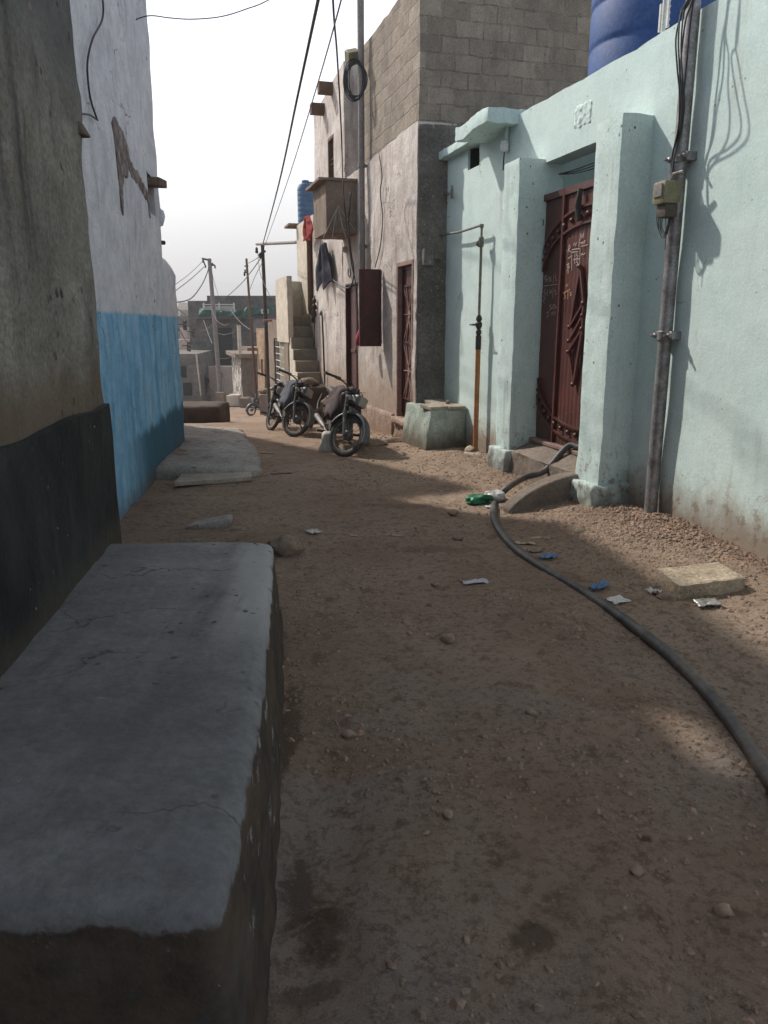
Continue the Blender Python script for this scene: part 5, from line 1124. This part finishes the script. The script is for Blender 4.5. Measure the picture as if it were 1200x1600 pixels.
m = MB(); m.tube(smooth_path([RF.w(us, .1, zr+.05), RF.w(us, .1, zt2-.02), RF.w(us+.02, .1, zt2), RF.w(lerp(us, nb, .5), .1, zt2+.0), RF.w(nb, .1, RF.hit(696, 364, .1)[1])], 4), .014, 8); m.build('top_pipe', THINPIPE, o18)
m = MB(); m.lathe([(.014, -.02), (.024, -.02), (.024, .02), (.014, .02)], RF.w(us, .1, zt2-.01), seg=10); m.build('elbow', THINPIPE, o18)
m = MB(); P = RF.w(gsr+.02, .17, gz+.035); m.rock(P, .075, (.9, 1.3, .7), 41, 2, .2); o = m.build('stone', LOOSEB); tag(o, 'pale rounded stone at the foot of the orange gas pipe', 'stone')
m = MB(); a = W4(695, 302, .04); m.tube([W4(694, 296, .0), a, W4(704, 303, .12), W4(706, 296, .1)], .015, 7); m.tube([W4(706, 290, .02), W4(706, 310, .02)], .01, 6); o = m.build('wall_hook', THINPIPE); tag(o, 'small bent metal hook on the shaded end of the mint wall', 'hook')
m = MB(); a = W4(690, 400, BN*.5); m.rbox((5.02, .2, a.z-.1), (5.14, .36, a.z+.12), r=.02, res=.04, amp=.006, T=lambda q: RF.w(q.x, q.y, q.z)); m.rbox((5.04, .12, a.z-.02), (5.13, .2, a.z+.06), r=.01, res=.04, T=lambda q: RF.w(q.x, q.y, q.z)); o = m.build('junction_box', DARKEND); tag(o, 'dark junction box on the rough grey corner beside the mint wall', 'box')
# small white light fixture by the canopy
o19 = thing('wall_light', 'small pale lamp holder on a short white pipe under the mint canopy', 'lamp', W4(789, 240, .05))
m = MB(); m.tube([W4(793, 192, .03), W4(791, 222, .03)], .02, 9); m.build('pipe', MINT2, o19)
m = MB(); c = W4(788, 229, .05); m.rbox((-.045, -.045, -.06), (.045, .045, .06), r=.02, res=.03, T=lambda q: c+q); m.build('box', WHITEPL, o19)
m = MB(); m.tube([W4(788, 237, .05), W4(787, 250, .05), W4(786, 266, .04)], .008, 6); m.build('wire', BLACKI, o19)
# tank and pipe on the mint roof
TR = .60; c = at(1026, 60, 7.9); c.z = 3.70
tank('water_tank', c, TR, 1.75, TANKB, 'large bright blue water tank on the mint house roof', None, 4)
m = MB(); a = W4(1036, 45, -.12); b = W4(1050, -60, -.12); 
m.tube([V((a.x, a.y, 3.6)), V((a.x, a.y, a.z+.0)), V((a.x, a.y, a.z+2.2))], .018, 8); o = m.build('white_pipe', WHITEPL); tag(o, 'thin white vertical pipe in front of the bright blue roof tank', 'pipe')
m = MB()
q0 = W4(1036, 20, -.16)
for dx in (-.05, .05): m.fbox(RF, RF.loc(q0).x+dx-.01, RF.loc(q0).x+dx+.01, -.18, -.165, q0.z-.12, q0.z+.08)
for k in range(5): z = q0.z-.11+.045*k; m.fbox(RF, RF.loc(q0).x-.055, RF.loc(q0).x+.055, -.19, -.18, z, z+.014)
o = m.build('wire_basket', WHITEPL); tag(o, 'small white wire rack on the white pipe before the blue tank', 'rack')
# ================================================================== motorcycles
def motorcycle(contact, heading, steer, lean, mats, label, extra=None):
    paint, fork_m, tank_m = mats
    root = thing('motorcycle', label, 'motorcycle', (0, 0, 0), 'motorcycles parked along the wall')
    WL[root] = V((0, 0, 0))
    Rw, rt = .245, .033
    A = V((.6, 0, Rw+rt)); axd = V((-.25, 0, .5)).normalized(); hp = A+axd*.52+V((.035, 0, 0))
    SM = Matrix.Translation(hp) @ Matrix.Rotation(math.radians(steer), 4, axd) @ Matrix.Translation(-hp)
    def fin(m, name, mat, par=root, st=False, **k):
        if st: m.v = [SM @ p for p in m.v]
        return m.build(name, mat, par, local=True, **k)
    def wheel(name, c, st):
        m = MB(); m.tube([c+V((Rw*math.cos(t), 0, Rw*math.sin(t))) for t in [2*math.pi*i/36 for i in range(36)]], rt, 10, closed=True); w_ = fin(m, name, TYRE, st=st, ang=180)
        m = MB(); m.lathe([(Rw-.05, -.018), (Rw-.026, -.02), (Rw-.03, -.012), (Rw-.036, 0), (Rw-.03, .012), (Rw-.026, .02), (Rw-.05, .018), (Rw-.046, 0), (Rw-.05, -.018)], c, (0, 1, 0), 36); fin(m, 'rim', CHROME, w_, st)
        m = MB(); m.lathe([(.0, -.06), (.02, -.06), (.06, -.045), (.064, 0), (.06, .045), (.02, .06), (0, .06)], c, (0, 1, 0), 18); fin(m, 'hub', ENGM, w_, st)
        m = MB()
        for k in range(28):
            t = 2*math.pi*k/28; t2 = t+(.32 if k % 2 else -.32); y = .035 if k % 4 < 2 else -.035
            m.tube([c+V((.055*math.cos(t2), y, .055*math.sin(t2))), c+V(((Rw-.04)*math.cos(t), 0, (Rw-.04)*math.sin(t)))], .0022, 4, cap=False)
        o = fin(m, 'spokes', CHROME, w_, st); return w_
    wheel('front_wheel', A, True); wheel('rear_wheel', V((-.6, 0, Rw+rt)), False)
    def guard(name, c, R_, a0, a1, w_, mat, st):
        m = MB(); N_ = 22; prof = [(-w_, -.035), (-w_*.92, -.008), (-w_*.5, .006), (0, .01), (w_*.5, .006), (w_*.92, -.008), (w_, -.035)]
        for i in range(N_+1):
            t = math.radians(lerp(a0, a1, i/N_))
            for y, dr in prof: m.v.append(c+V(((R_+dr)*math.cos(t), y, (R_+dr)*math.sin(t))))
        k = len(prof)
        for i in range(N_):
            for j in range(k-1): m.f.append([i*k+j, i*k+j+1, (i+1)*k+j+1, (i+1)*k+j])
        o = fin(m, name, mat, st=st, ang=180); s_ = o.modifiers.new('t', 'SOLIDIFY'); s_.thickness = .004; return o
    guard('front_mudguard', A, .315, -8, 168, .06, fork_m, True); guard('rear_mudguard', V((-.6, 0, Rw+rt)), .325, 15, 190, .07, fork_m, False)
    for y in (-.082, .082):
        m = MB(); b = A+V((0, y, 0)); t_ = hp+axd*.06+V((0, y, 0))
        m.tube([b-axd*.02, b+axd*.24, b+axd*.26, t_], [.021, .024, .019, .018], 10); m.tube([b+axd*.24, b+axd*.31], .029, 10); m.tube([t_-axd*.15, t_-axd*.01], .027, 10); fin(m, 'fork_leg', fork_m, st=True)
    m = MB(); c = hp+axd*.05; m.box(-.035, .035, -.1, .1, -.014, .014, lambda q: c+q); c2 = hp-axd*.12; m.box(-.03, .03, -.1, .1, -.014, .014, lambda q: c2+q); fin(m, 'fork_yoke', BLACKI, st=True, bevel=.006)
    hc = hp+V((.13, 0, .0))
    m = MB(); m.rbox((-.10, -.095, -.075), (.075, .095, .075), r=.03, res=.03, T=lambda q: hc+V((q.x, q.y*(.72+.28*sstep(-.1, .05, q.x)), q.z*(.7+.3*sstep(-.1, .05, q.x))))); hl = fin(m, 'headlight', fork_m, st=True, ang=60)
    m = MB(); m.rbox((.068, -.083, -.063), (.088, .083, .063), r=.012, res=.03, T=lambda q: hc+q); fin(m, 'lens', LENSM, hl, True)
    for y in (-.15, .15): m = MB(); m.tube([hc+V((-.04, y*.55, -.02)), hc+V((-.03, y, -.02))], .01, 6); m.lathe([(0, -.03), (.03, -.025), (.034, .01), (.026, .03), (0, .034)], hc+V((-.03, y*1.15, -.02)), (1, 0, 0), 12); fin(m, 'indicator', LENSM, st=True)
    m = MB(); pc = hp+V((.125, 0, -.15)); m.rbox((-.004, -.095, -.045), (.004, .095, .045), r=.003, res=.04, T=lambda q: pc+Matrix.Rotation(-.25, 3, 'Y') @ q); fin(m, 'number_plate', PLATEM, st=True)
    hb = hp+axd*.10
    bar = [(-.17, .37, .06), (-.10, .24, .075), (-.02, .13, .05), (.0, .05, .0), (.0, -.05, .0), (-.02, -.13, .05), (-.10, -.24, .075), (-.17, -.37, .06)]
    m = MB(); m.tube(smooth_path([hb+V(p) for p in bar], 4), .0115, 8); hbo = fin(m, 'handlebar', CHROME, st=True)
    for sg in (1, -1):
        m = MB(); a, b = hb+V((-.105, sg*.25, .0745)), hb+V((-.175, sg*.38, .06)); m.tube([a, a.lerp(b, .1), b], [.018, .0165, .0165], 9); m.lathe([(.0165, 0), (.024, .005), (.022, .02), (0, .02)], b, (b-a), 9); fin(m, 'grip', BLACKI, hbo, True)
        m = MB(); m.tube([hb+V((-.085, sg*.225, .075)), hb+V((-.04, sg*.27, .06)), hb+V((-.09, sg*.38, .045))], .006, 6); m.box(-.025, .025, -.02, .02, -.02, .02, lambda q: hb+V((-.09, sg*.225, .075))+q); fin(m, 'lever', BLACKI, hbo, True)
    m = MB()
    for sg in (1, -1): m.tube(smooth_path([hb+V((-.05, sg*.25, .065)), hb+V((.10, sg*.16, .07)), hb+V((.11, sg*.05, -.06)), hp+V((-.0, sg*.03, -.15))], 5), .004, 5)
    fin(m, 'control_cable', CABLE, st=True)
    m = MB(); c = hb+V((.03, 0, .0)); m.lathe([(0, -.03), (.045, -.03), (.05, .02), (.04, .03), (0, .03)], c, (-.5, 0, 1), 16); fin(m, 'speedometer', BLACKI, st=True)
    m = MB(); m.rbox((-.06, -.12, .58), (.36, .12, .83), r=.07, res=.035, T=lambda q: V((q.x, q.y*(1.-.35*sstep(.12, -.02, q.x)), q.z-.03*sstep(.15, -.02, q.x)))); tk = fin(m, 'fuel_tank', tank_m, ang=180)
    m = MB(); m.lathe([(.0, .0), (.03, .0), (.03, .015), (0, .018)], V((.2, 0, .825)), seg=14); fin(m, 'fuel_cap', CHROME, tk)
    m = MB(); m.rbox((-.66, -.12, .69), (.03, .12, .785), r=.04, res=.04, T=lambda q: V((q.x, q.y*(.85+.15*sstep(0, -.25, q.x)), q.z+.03*sstep(-.3, -.6, q.x)))); fin(m, 'seat', SEATM, ang=180)
    for sg in (1, -1):
        m = MB(); m.rbox((-.36, -.012, .46), (-.02, .012, .68), r=.01, res=.04, T=lambda q: V((q.x+.1*(q.z-.57), sg*.115+q.y, q.z))); fin(m, 'side_panel', tank_m)
    m = MB(); bb = [V((.33, 0, .73)), V((.1, 0, .66)), V((-.3, 0, .66)), V((-.62, 0, .72))]; m.tube(smooth_path(bb, 4), .024, 8); m.tube([V((.34, 0, .70)), V((.2, 0, .45)), V((.12, 0, .3))], .02, 8)
    for sg in (1, -1): m.tube([V((-.28, sg*.08, .64)), V((-.18, sg*.08, .34)), V((-.6, sg*.09, Rw+rt))], .015, 7); m.tube([V((-.55, sg*.11, .66)), V((-.6, sg*.11, Rw+rt))], .024, 9)
    fin(m, 'frame', IRON)
    m = MB(); m.rbox((-.2, -.11, .24), (.14, .11, .44), r=.05, res=.04); m.lathe([(.05, 0)]+[(r_, .02+.016*k+dz) for k in range(9) for r_, dz in ((.075, 0), (.075, .007), (.055, .009))]+[(.06, .18), (.06, .22), (0, .225)], V((.13, 0, .37)), (1, 0, .12), 16)
    for sg in (1, -1): m.lathe([(.09, 0), (.085, .025), (0, .03)], V((-.03, sg*.11, .34)), (0, sg, 0), 18)
    fin(m, 'engine', ENGM, ang=50)
    m = MB(); m.tube(smooth_path([V((.33, -.03, .36)), V((.32, -.1, .28)), V((.15, -.14, .22)), V((-.15, -.15, .23)), V((-.3, -.15, .27))], 4), .018, 8); m.tube([V((-.28, -.15, .265)), V((-.36, -.155, .28)), V((-.85, -.17, .36)), V((-.9, -.17, .37))], [.02, .04, .042, .02], 12); fin(m, 'exhaust', ENGM)
    m = MB(); m.tube([V((.02, -.3, .24)), V((.02, .3, .24))], .01, 7)
    for sg in (1, -1): m.tube([V((.02, sg*.19, .24)), V((.02, sg*.31, .245))], .018, 8)
    m.tube([V((.02, -.17, .24)), V((.18, -.19, .22)), V((.2, -.24, .22))], .01, 6); m.tube([V((-.02, .12, .34)), V((.12, .17, .26)), V((.14, .24, .26))], .01, 6); fin(m, 'foot_pegs', BLACKI)
    m = MB(); m.tube([V((-.06, .1, .24)), V((-.1, .24, .055)), V((-.13, .25, .05))], .011, 7); fin(m, 'side_stand', IRON)
    m = MB(); m.rbox((-.9, -.05, .52), (-.84, .05, .6), r=.02, res=.03); fin(m, 'tail_light', REDW)
    if extra: extra(fin)
    R_ = Matrix.Rotation(math.radians(heading), 3, 'Z') @ Matrix.Rotation(math.radians(lean), 3, 'X')
    cl = SM @ (A-V((0, 0, Rw+rt)))
    root.rotation_euler = R_.to_euler(); root.location = V(contact)-R_ @ V((cl.x, cl.y, 0)) + V((0, 0, -.012))
    return root
COVD = simple('dusty_dark_cover', (.035, .026, .028), (.10, .06, .055), 5, .85, bump=.5, bs=25, bd=.01)
COVB = simple('grey_blue_cover', (.09, .1, .125), (.06, .065, .08), 5, .85, bump=.5, bs=25, bd=.01)
def cover(mat):
    def f(fin):
        m = MB()
        def T(q):
            k = sstep(.82, .5, q.z); y = q.y*(.75+.5*k)
            return V((q.x+.03*mn.noise(V((q.y*6, q.z*6, 1))), y+.025*mn.noise(V((q.x*9, q.z*7, 3)))*(1+k), q.z+.02*mn.noise(V((q.x*5, q.y*5, 2)))-.05*sstep(.1, -.35, q.x)*(q.z > .6)-.04*k*mn.noise(V((q.x*8, 3, 1)))))
        m.rbox((-.42, -.165, .40), (.33, .165, .88), r=.09, res=.035, amp=.012, nf=6, T=T); fin(m, 'dust_cover', mat, ang=180)
    return f
P4_ = at(392, 646, 34); P4_.z = g(P4_.x, 34)
motorcycle(gnd(529, 713), -75, 42, -9, (BLUEGREY, BLUEGREY, TANKM), 'nearest motorcycle, dark dusty cover over its tank, front wheel turned beside the plastered wall', cover(COVD))
motorcycle(gnd(453, 682), -74, 42, -9, (BLUEGREY, BLUEGREY, TANKK), 'dark motorcycle with a grey blue cover on its tank, in front of the cement tub', cover(COVB))
motorcycle(gnd(420, 672), -88, 30, -8, (BLUEGREY, BLUEGREY, BLUEGREY), 'motorcycle half hidden behind the grey blue covered one, carrying a metal can')
motorcycle(P4_, -140, 12, -8, (BLUEGREY, BLUEGREY, TANKK), 'farthest motorcycle, small and dark, beside the brown cement box')
Pc = gnd(428, 672); Y3 = Pc.y+.75
m = MB(); c = at(441, 616, Y3); m.lathe([(0, 0), (.055, 0), (.06, .02), (.06, .09), (.05, .11), (.045, .13), (.05, .135), (0, .14)], c, seg=16); o = m.build('metal_can', CHROME); tag(o, 'small pale metal can carried on the half hidden motorcycle', 'can')
m = MB(); c = at(452, 604, Y3+.05); m.rock(c, .06, (1.2, 1, .5), 61, 2, .3); o = m.build('plastic_bag', GREENB); tag(o, 'bright green plastic bag lying on the half hidden motorcycle', 'bag')
# ================================================================== hose
hp_ = [(1330, 1420), (1265, 1320), (1200, 1213), (1130, 1112), (1060, 1036), (985, 975), (920, 931), (860, 895), (810, 861), (782, 830), (771, 803), (775, 782)]
pts = [gnd(x, y, .024)+V((0, 0, .0)) for x, y in hp_]
sill = RF.w(RF.hit(885, 730, .06)[0], .06, .45)
hv = [RF.w(RF.hit(795, 762, .75)[0], .75, 0), RF.w(RF.hit(822, 745, .5)[0], .5, 0), RF.w(RF.hit(852, 735, .3)[0], .3, 0)]
for p, (x, y) in zip(hv, ((792, 763), (820, 746), (852, 735))):
    q = at(x, y, p.y); pts.append(q)
pts += [sill, RF.w(RF.loc(sill).x-.12, -.01, .45)]
m = MB(); m.tube(smooth_path(pts, 8), .031, 14); o = m.build('hose', HOSEM, ang=180); tag(o, 'thick black hose curving across the dirt from the maroon gate sill to the near right', 'hose')
# ================================================================== block, rubble, litter
A_, B2, C_ = gnd(1060, 938), gnd(1163, 926), gnd(1024, 910)
ux, uy = (B2-A_), (C_-A_)
m = MB()
def lbT(q): return A_+ux*q.x+uy*q.y+V((0, 0, q.z))
m.rbox((0, 0, -.04), (1, 1, .095), r=.014, res=.05, amp=.0, T=lambda q: lbT(V((q.x+.03*mn.noise(V((q.x*3, q.y*3, q.z*20))), q.y+.05*mn.noise(V((q.x*4, q.y*3, q.z*20+5))), q.z+.012*mn.noise(V((q.x*4, q.y*3, 1)))))))
o = m.build('cement_block', LOOSEB, ang=60); tag(o, 'loose sandy cement block lying on the dirt by the mint wall', 'block')
def stone_verts(m, c, r_, rng, flat=.6):
    a = rng.uniform(0, 6.28); ca, sa = math.cos(a), math.sin(a); sx, sy, sz = r_*rng.uniform(.7, 1.4), r_*rng.uniform(.6, 1.1), r_*rng.uniform(.4, .8)*flat/.6
    k = len(m.v); base = [(1, .1, -.2), (.35, .95, -.1), (-.75, .7, -.25), (-1, -.35, -.1), (-.2, -1, -.2), (.8, -.65, -.1), (.4, .2, .9), (-.35, .3, .8), (.05, -.45, .95)]
    for x, y, z in base:
        x = x*sx*rng.uniform(.75, 1.2); y = y*sy*rng.uniform(.75, 1.2); z = z*sz*rng.uniform(.7, 1.2); m.v.append(c+V((x*ca-y*sa, x*sa+y*ca, z)))
    m.f += [[k+i for i in f] for f in ((0, 1, 6), (1, 2, 7), (1, 7, 6), (2, 3, 7), (3, 4, 8), (3, 8, 7), (4, 5, 8), (5, 0, 6), (5, 6, 8), (6, 7, 8))]
rng = random.Random(11); m = MB(); m2 = MB(); cnt = 0
while cnt < 15000:
    y = .9+9.5*rng.random()**1.5; x = rng.uniform(-.6, 2.6)
    q = RF.loc((x, y, 0))
    if q.y < .08 or abs(x/y) > .62: continue
    dens = .25+mn.noise(V((x*1.5, y*1.3, 31)))*.9+.5*sstep(1.5, .3, q.y)+.35*math.exp(-((x-1.35)/.3)**2)
    if rng.random() > dens: continue
    r_ = .003+.011*rng.random()**3+(.012 if rng.random() < .02 else 0)
    stone_verts(m if rng.random() < .8 else m2, V((x, y, g(x, y)+r_*.12)), r_, rng); cnt += 1
for i in range(4200):
    s_ = rng.gauss(-.15, .6); n_ = abs(rng.gauss(0, .42))+.02
    if n_ > 1.1 or s_ > .62 and n_ < .4 or s_ < -1.6: continue
    P = RF.w(s_, n_, 0); r_ = .003+.009*rng.random()**2+.016*rng.random()**7
    hmp = .02*math.exp(-(n_/.4)**2)*math.exp(-((s_+.15)/.7)**2)
    stone_verts(m2, V((P.x, P.y, g(P.x, P.y)+hmp*rng.random()**.7+r_*.05)), r_, rng)
for i in range(700):
    s_ = rng.uniform(.9, 8); n_ = (BN if s_ > 5.2 else 0)+abs(rng.gauss(0, .2))+.03; P = RF.w(s_, n_, 0); r_ = .006+.02*rng.random()**3
    stone_verts(m2, V((P.x, P.y, g(P.x, P.y)+r_*.15)), r_, rng)
o = m.build('gravel', GRAVELM, base=(1, 4, 0), smooth=False); tag(o, 'loose small stones scattered over the dirt street', 'gravel', kind='stuff')
o = m2.build('rubble', RUBBLEM, base=(2, 6, 0), smooth=False); tag(o, 'reddish broken rubble heaped along the foot of the mint wall', 'rubble', kind='stuff')
def scrap(name, px_, w_, h_, mat, lab, cat, seed, rot=0., curl=.012, group=None, lift=.004):
    c = gnd(*px_); m = MB(); N_ = 7
    for j in range(N_+1):
        for i in range(N_+1):
            u, v = i/N_-.5, j/N_-.5; e = 1+.25*mn.noise(V((u*3, v*3, seed)))
            x, y = u*w_*e, v*h_*e; X = x*math.cos(rot)-y*math.sin(rot); Y_ = x*math.sin(rot)+y*math.cos(rot)
            m.v.append(c+V((X, Y_, lift+g(c.x+X, c.y+Y_)-g(c.x, c.y)+curl*(.7+mn.noise(V((u*4, v*4, seed+3)))*1.2))))
    for j in range(N_):
        for i in range(N_): a = j*(N_+1)+i; m.f.append([a, a+1, a+N_+2, a+N_+1])
    o = m.build(name, mat, fix=False, ang=60); s_ = o.modifiers.new('t', 'SOLIDIFY'); s_.thickness = .003; return tag(o, lab, cat, group)
G_ = 'litter on the dirt'
scrap('paper_scrap', (490, 833), .11, .1, PAPER, 'crumpled white wrapper alone on the shaded dirt near the platform end', 'litter', 1, .9, .022, G_)
scrap('wood_chip', (619, 838), .11, .03, CARD, 'long tan chip of card in the middle of the shaded street', 'litter', 2, .05, .006, G_)
scrap('wood_chip', (552, 838), .06, .03, CARD, 'short brown chip on the dirt between the white wrapper and the tan chip', 'litter', 12, .1, .006, G_)
scrap('paper_scrap', (742, 911), .17, .07, PAPERL, 'lilac white torn paper left of the black hose', 'litter', 3, .2, .012, G_)
scrap('wood_chip', (820, 851), .15, .05, CARD, 'buff chip with a shadow, right of the hose bend', 'litter', 4, .05, .012, G_)
scrap('wood_chip', (843, 841), .17, .03, CARD, 'thin buff sliver just above the buff chip by the hose', 'litter', 5, -.05, .006, G_)
scrap('stone_flake', (836, 862), .12, .08, GRAVELM, 'flat brownish flake below the buff chip by the hose', 'litter', 6, .1, .01, G_)
scrap('plastic_wrapper', (856, 872), .12, .09, BLUEW, 'crumpled blue wrapper right beside the hose, the farther of two', 'litter', 7, .6, .025, G_)
scrap('plastic_wrapper', (937, 920), .17, .06, BLUEW, 'twisted blue wrapper right of the hose, the nearer of two', 'litter', 8, .8, .025, G_)
scrap('paper_scrap', (923, 874), .07, .07, PAPER, 'small white scrap on the dirt before the rubble', 'litter', 9, .3, .01, G_)
scrap('sachet', (964, 940), .12, .09, PAPER, 'cream paper sachet lying between the hose and the cement block', 'litter', 10, .4, .014, G_)
scrap('paper_scrap', (1022, 928), .07, .09, PAPER, 'white slip standing at the left corner of the cement block', 'litter', 11, .9, .03, G_)
scrap('foil_packet', (1105, 947), .14, .09, SILVERW, 'silver packet in front of the cement block', 'litter', 13, .15, .03, G_)
scrap('plastic_wrapper', (1171, 890), .07, .07, REDW, 'red wrapper behind the cement block at the mint wall foot', 'litter', 14, .2, .03, G_)
scrap('paper_scrap', (690, 713), .12, .1, CARD, 'pale square of card on sunlit dirt before the mossy block', 'litter', 15, .3, .01, G_)
scrap('paper_scrap', (766, 793), .08, .05, PAPER, 'little white scrap under the ramp tip', 'litter', 16, .1, .012, G_)
scrap('paper_scrap', (318, 752), .10, .08, PAPER, 'white crumpled paper on the pale cover slab', 'litter', 17, .2, .03, G_, lift=.0)
scrap('wood_chip', (440, 741), .22, .03, WOODD, 'dark stick on the dirt beside the pavement end', 'litter', 18, .3, .01, G_)
scrap('wood_chip', (452, 698), .22, .035, CARD, 'pale stick on the shaded dirt by the covered motorcycles', 'litter', 19, .1, .01, G_)
scrap('wood_chip', (415, 709), .2, .035, CARD, 'pale splinter on the dirt near the pavement edge', 'litter', 20, .2, .01, G_)
scrap('wood_chip', (286, 792), .16, .03, CARD, 'pale sliver on the soil by the blue wall', 'litter', 21, .1, .008, G_)
def bag(name, px_, r_, sc, mat, lab, seed):
    c = gnd(*px_); m = MB(); m.rock(c+V((0, 0, r_*sc[2]*.6)), r_, sc, seed, 4, .5, .1); o = m.build(name, mat, ang=180); return tag(o, lab, 'bag', 'bags by the ramp')
bag('plastic_bag', (751, 785), .10, (1.25, .8, .5), GREENB, 'dark green plastic bag on the dirt at the tip of the ramp', 71)
bag('plastic_bag', (774, 783), .085, (1.1, .9, .75), CLEARB, 'white clear plastic bag between the green bag and the ramp', 72)
for i, (x, y, r_, lab) in enumerate(((716, 842, .035, 'dark stone alone on the dirt left of the hose bend'), (708, 803, .05, 'dark flat clod on the dirt left of the green bag'), (700, 1000, .04, 'brown clod in the middle of the shaded street'), (545, 1150, .028, 'small round stone near the platform side'), (995, 1363, .022, 'round dark pebble on the near right dirt'), (640, 992, .02, 'small grey stone beside the clod in the street middle'), (1042, 935, .045, 'dark round stone at the left corner of the cement block'), (905, 835, .06, 'flat pale broken tile piece on the rubble heap'), (680, 915, .03, 'dark clod left of the lilac paper'), (830, 1115, .02, 'small stone near the hose middle'), (1130, 1425, .022, 'pebble near the lower right of the dirt street'), (700, 1275, .02, 'dark pebble in the near middle of the street'))):
    c = gnd(x, y); m = MB(); m.rock(c+V((0, 0, r_*.25)), r_, (1.25, .9, .6), 80+i, 2, .35, i); o = m.build('stone', ROCKM if i % 3 else GRAVELM, ang=50); tag(o, lab, 'stone', 'single stones on the street')
# haze
m = MB(); m.box(-4200, 4200, -60, 4200, -62, 216); o = m.build('haze', None, base=(0, 0, -62), smooth=False); tag(o, kind='stuff')
hm = bpy.data.materials.new('haze_air'); hm.use_nodes = True; hn = hm.node_tree.nodes; hn.remove(hn['Principled BSDF'])
pv = hn.new('ShaderNodeVolumePrincipled'); pv.inputs['Color'].default_value = (.93, .95, 1, 1); pv.inputs['Density'].default_value = .0014; pv.inputs['Anisotropy'].default_value = .3
hm.node_tree.links.new(pv.outputs[0], hn['Material Output'].inputs['Volume']); o.data.materials.append(hm)
# ================================================================== LIGHT, SKY, CAMERA
SUNH = V((-1.361, 1.117, 0)); SUNV = V((-1.361, 1.117, 1.68)).normalized()
sl_ = bpy.data.lights.new('sun', 'SUN'); sl_.energy = 5.0; sl_.angle = math.radians(1.4); sl_.color = (1, .93, .84)
so = bpy.data.objects.new('sun', sl_); COL.objects.link(so); so.rotation_euler = SUNV.to_track_quat('Z', 'Y').to_euler(); so.location = (0, 0, 30)
w = bpy.data.worlds.new('World'); S.world = w; w.use_nodes = True
nt = w.node_tree; sky = nt.nodes.new('ShaderNodeTexSky'); sky.sky_type = 'NISHITA'; sky.sun_disc = False
sky.sun_elevation = math.asin(SUNV.z); sky.sun_rotation = math.atan2(SUNV.x, SUNV.y)
sky.air_density = 1.2; sky.dust_density = 2.5; sky.ozone_density = 1.
hs = nt.nodes.new('ShaderNodeHueSaturation'); hs.inputs['Saturation'].default_value = .5; nt.links.new(sky.outputs[0], hs.inputs['Color'])
tc = nt.nodes.new('ShaderNodeTexCoord'); sx = nt.nodes.new('ShaderNodeSeparateXYZ'); nt.links.new(tc.outputs['Generated'], sx.inputs[0])
mr_ = nt.nodes.new('ShaderNodeMapRange'); mr_.interpolation_type = 'SMOOTHSTEP'; nt.links.new(sx.outputs['Z'], mr_.inputs[0])   # hazy band above the horizon
mr_.inputs[1].default_value = .34; mr_.inputs[2].default_value = .78; mr_.inputs[3].default_value = 1.5; mr_.inputs[4].default_value = .42
ml = nt.nodes.new('ShaderNodeVectorMath'); ml.operation = 'SCALE'; nt.links.new(hs.outputs[0], ml.inputs[0]); nt.links.new(mr_.outputs[0], ml.inputs['Scale'])
nt.links.new(ml.outputs[0], nt.nodes['Background'].inputs[0]); nt.nodes['Background'].inputs[1].default_value = .15
cd = bpy.data.cameras.new('camera'); co = bpy.data.objects.new('camera', cd); COL.objects.link(co); S.camera = co
co.location = CAM; co.rotation_euler = (math.radians(90)-TH, 0, 0); cd.sensor_fit = 'VERTICAL'; cd.sensor_height = 24; cd.lens = F/1600*24
cd.clip_start = .05; cd.clip_end = 9000
S.view_settings.view_transform = 'Standard'; S.view_settings.look = 'None'; S.view_settings.exposure = .4; S.view_settings.gamma = 1
S.cycles.max_bounces = 6; S.cycles.use_denoising = True
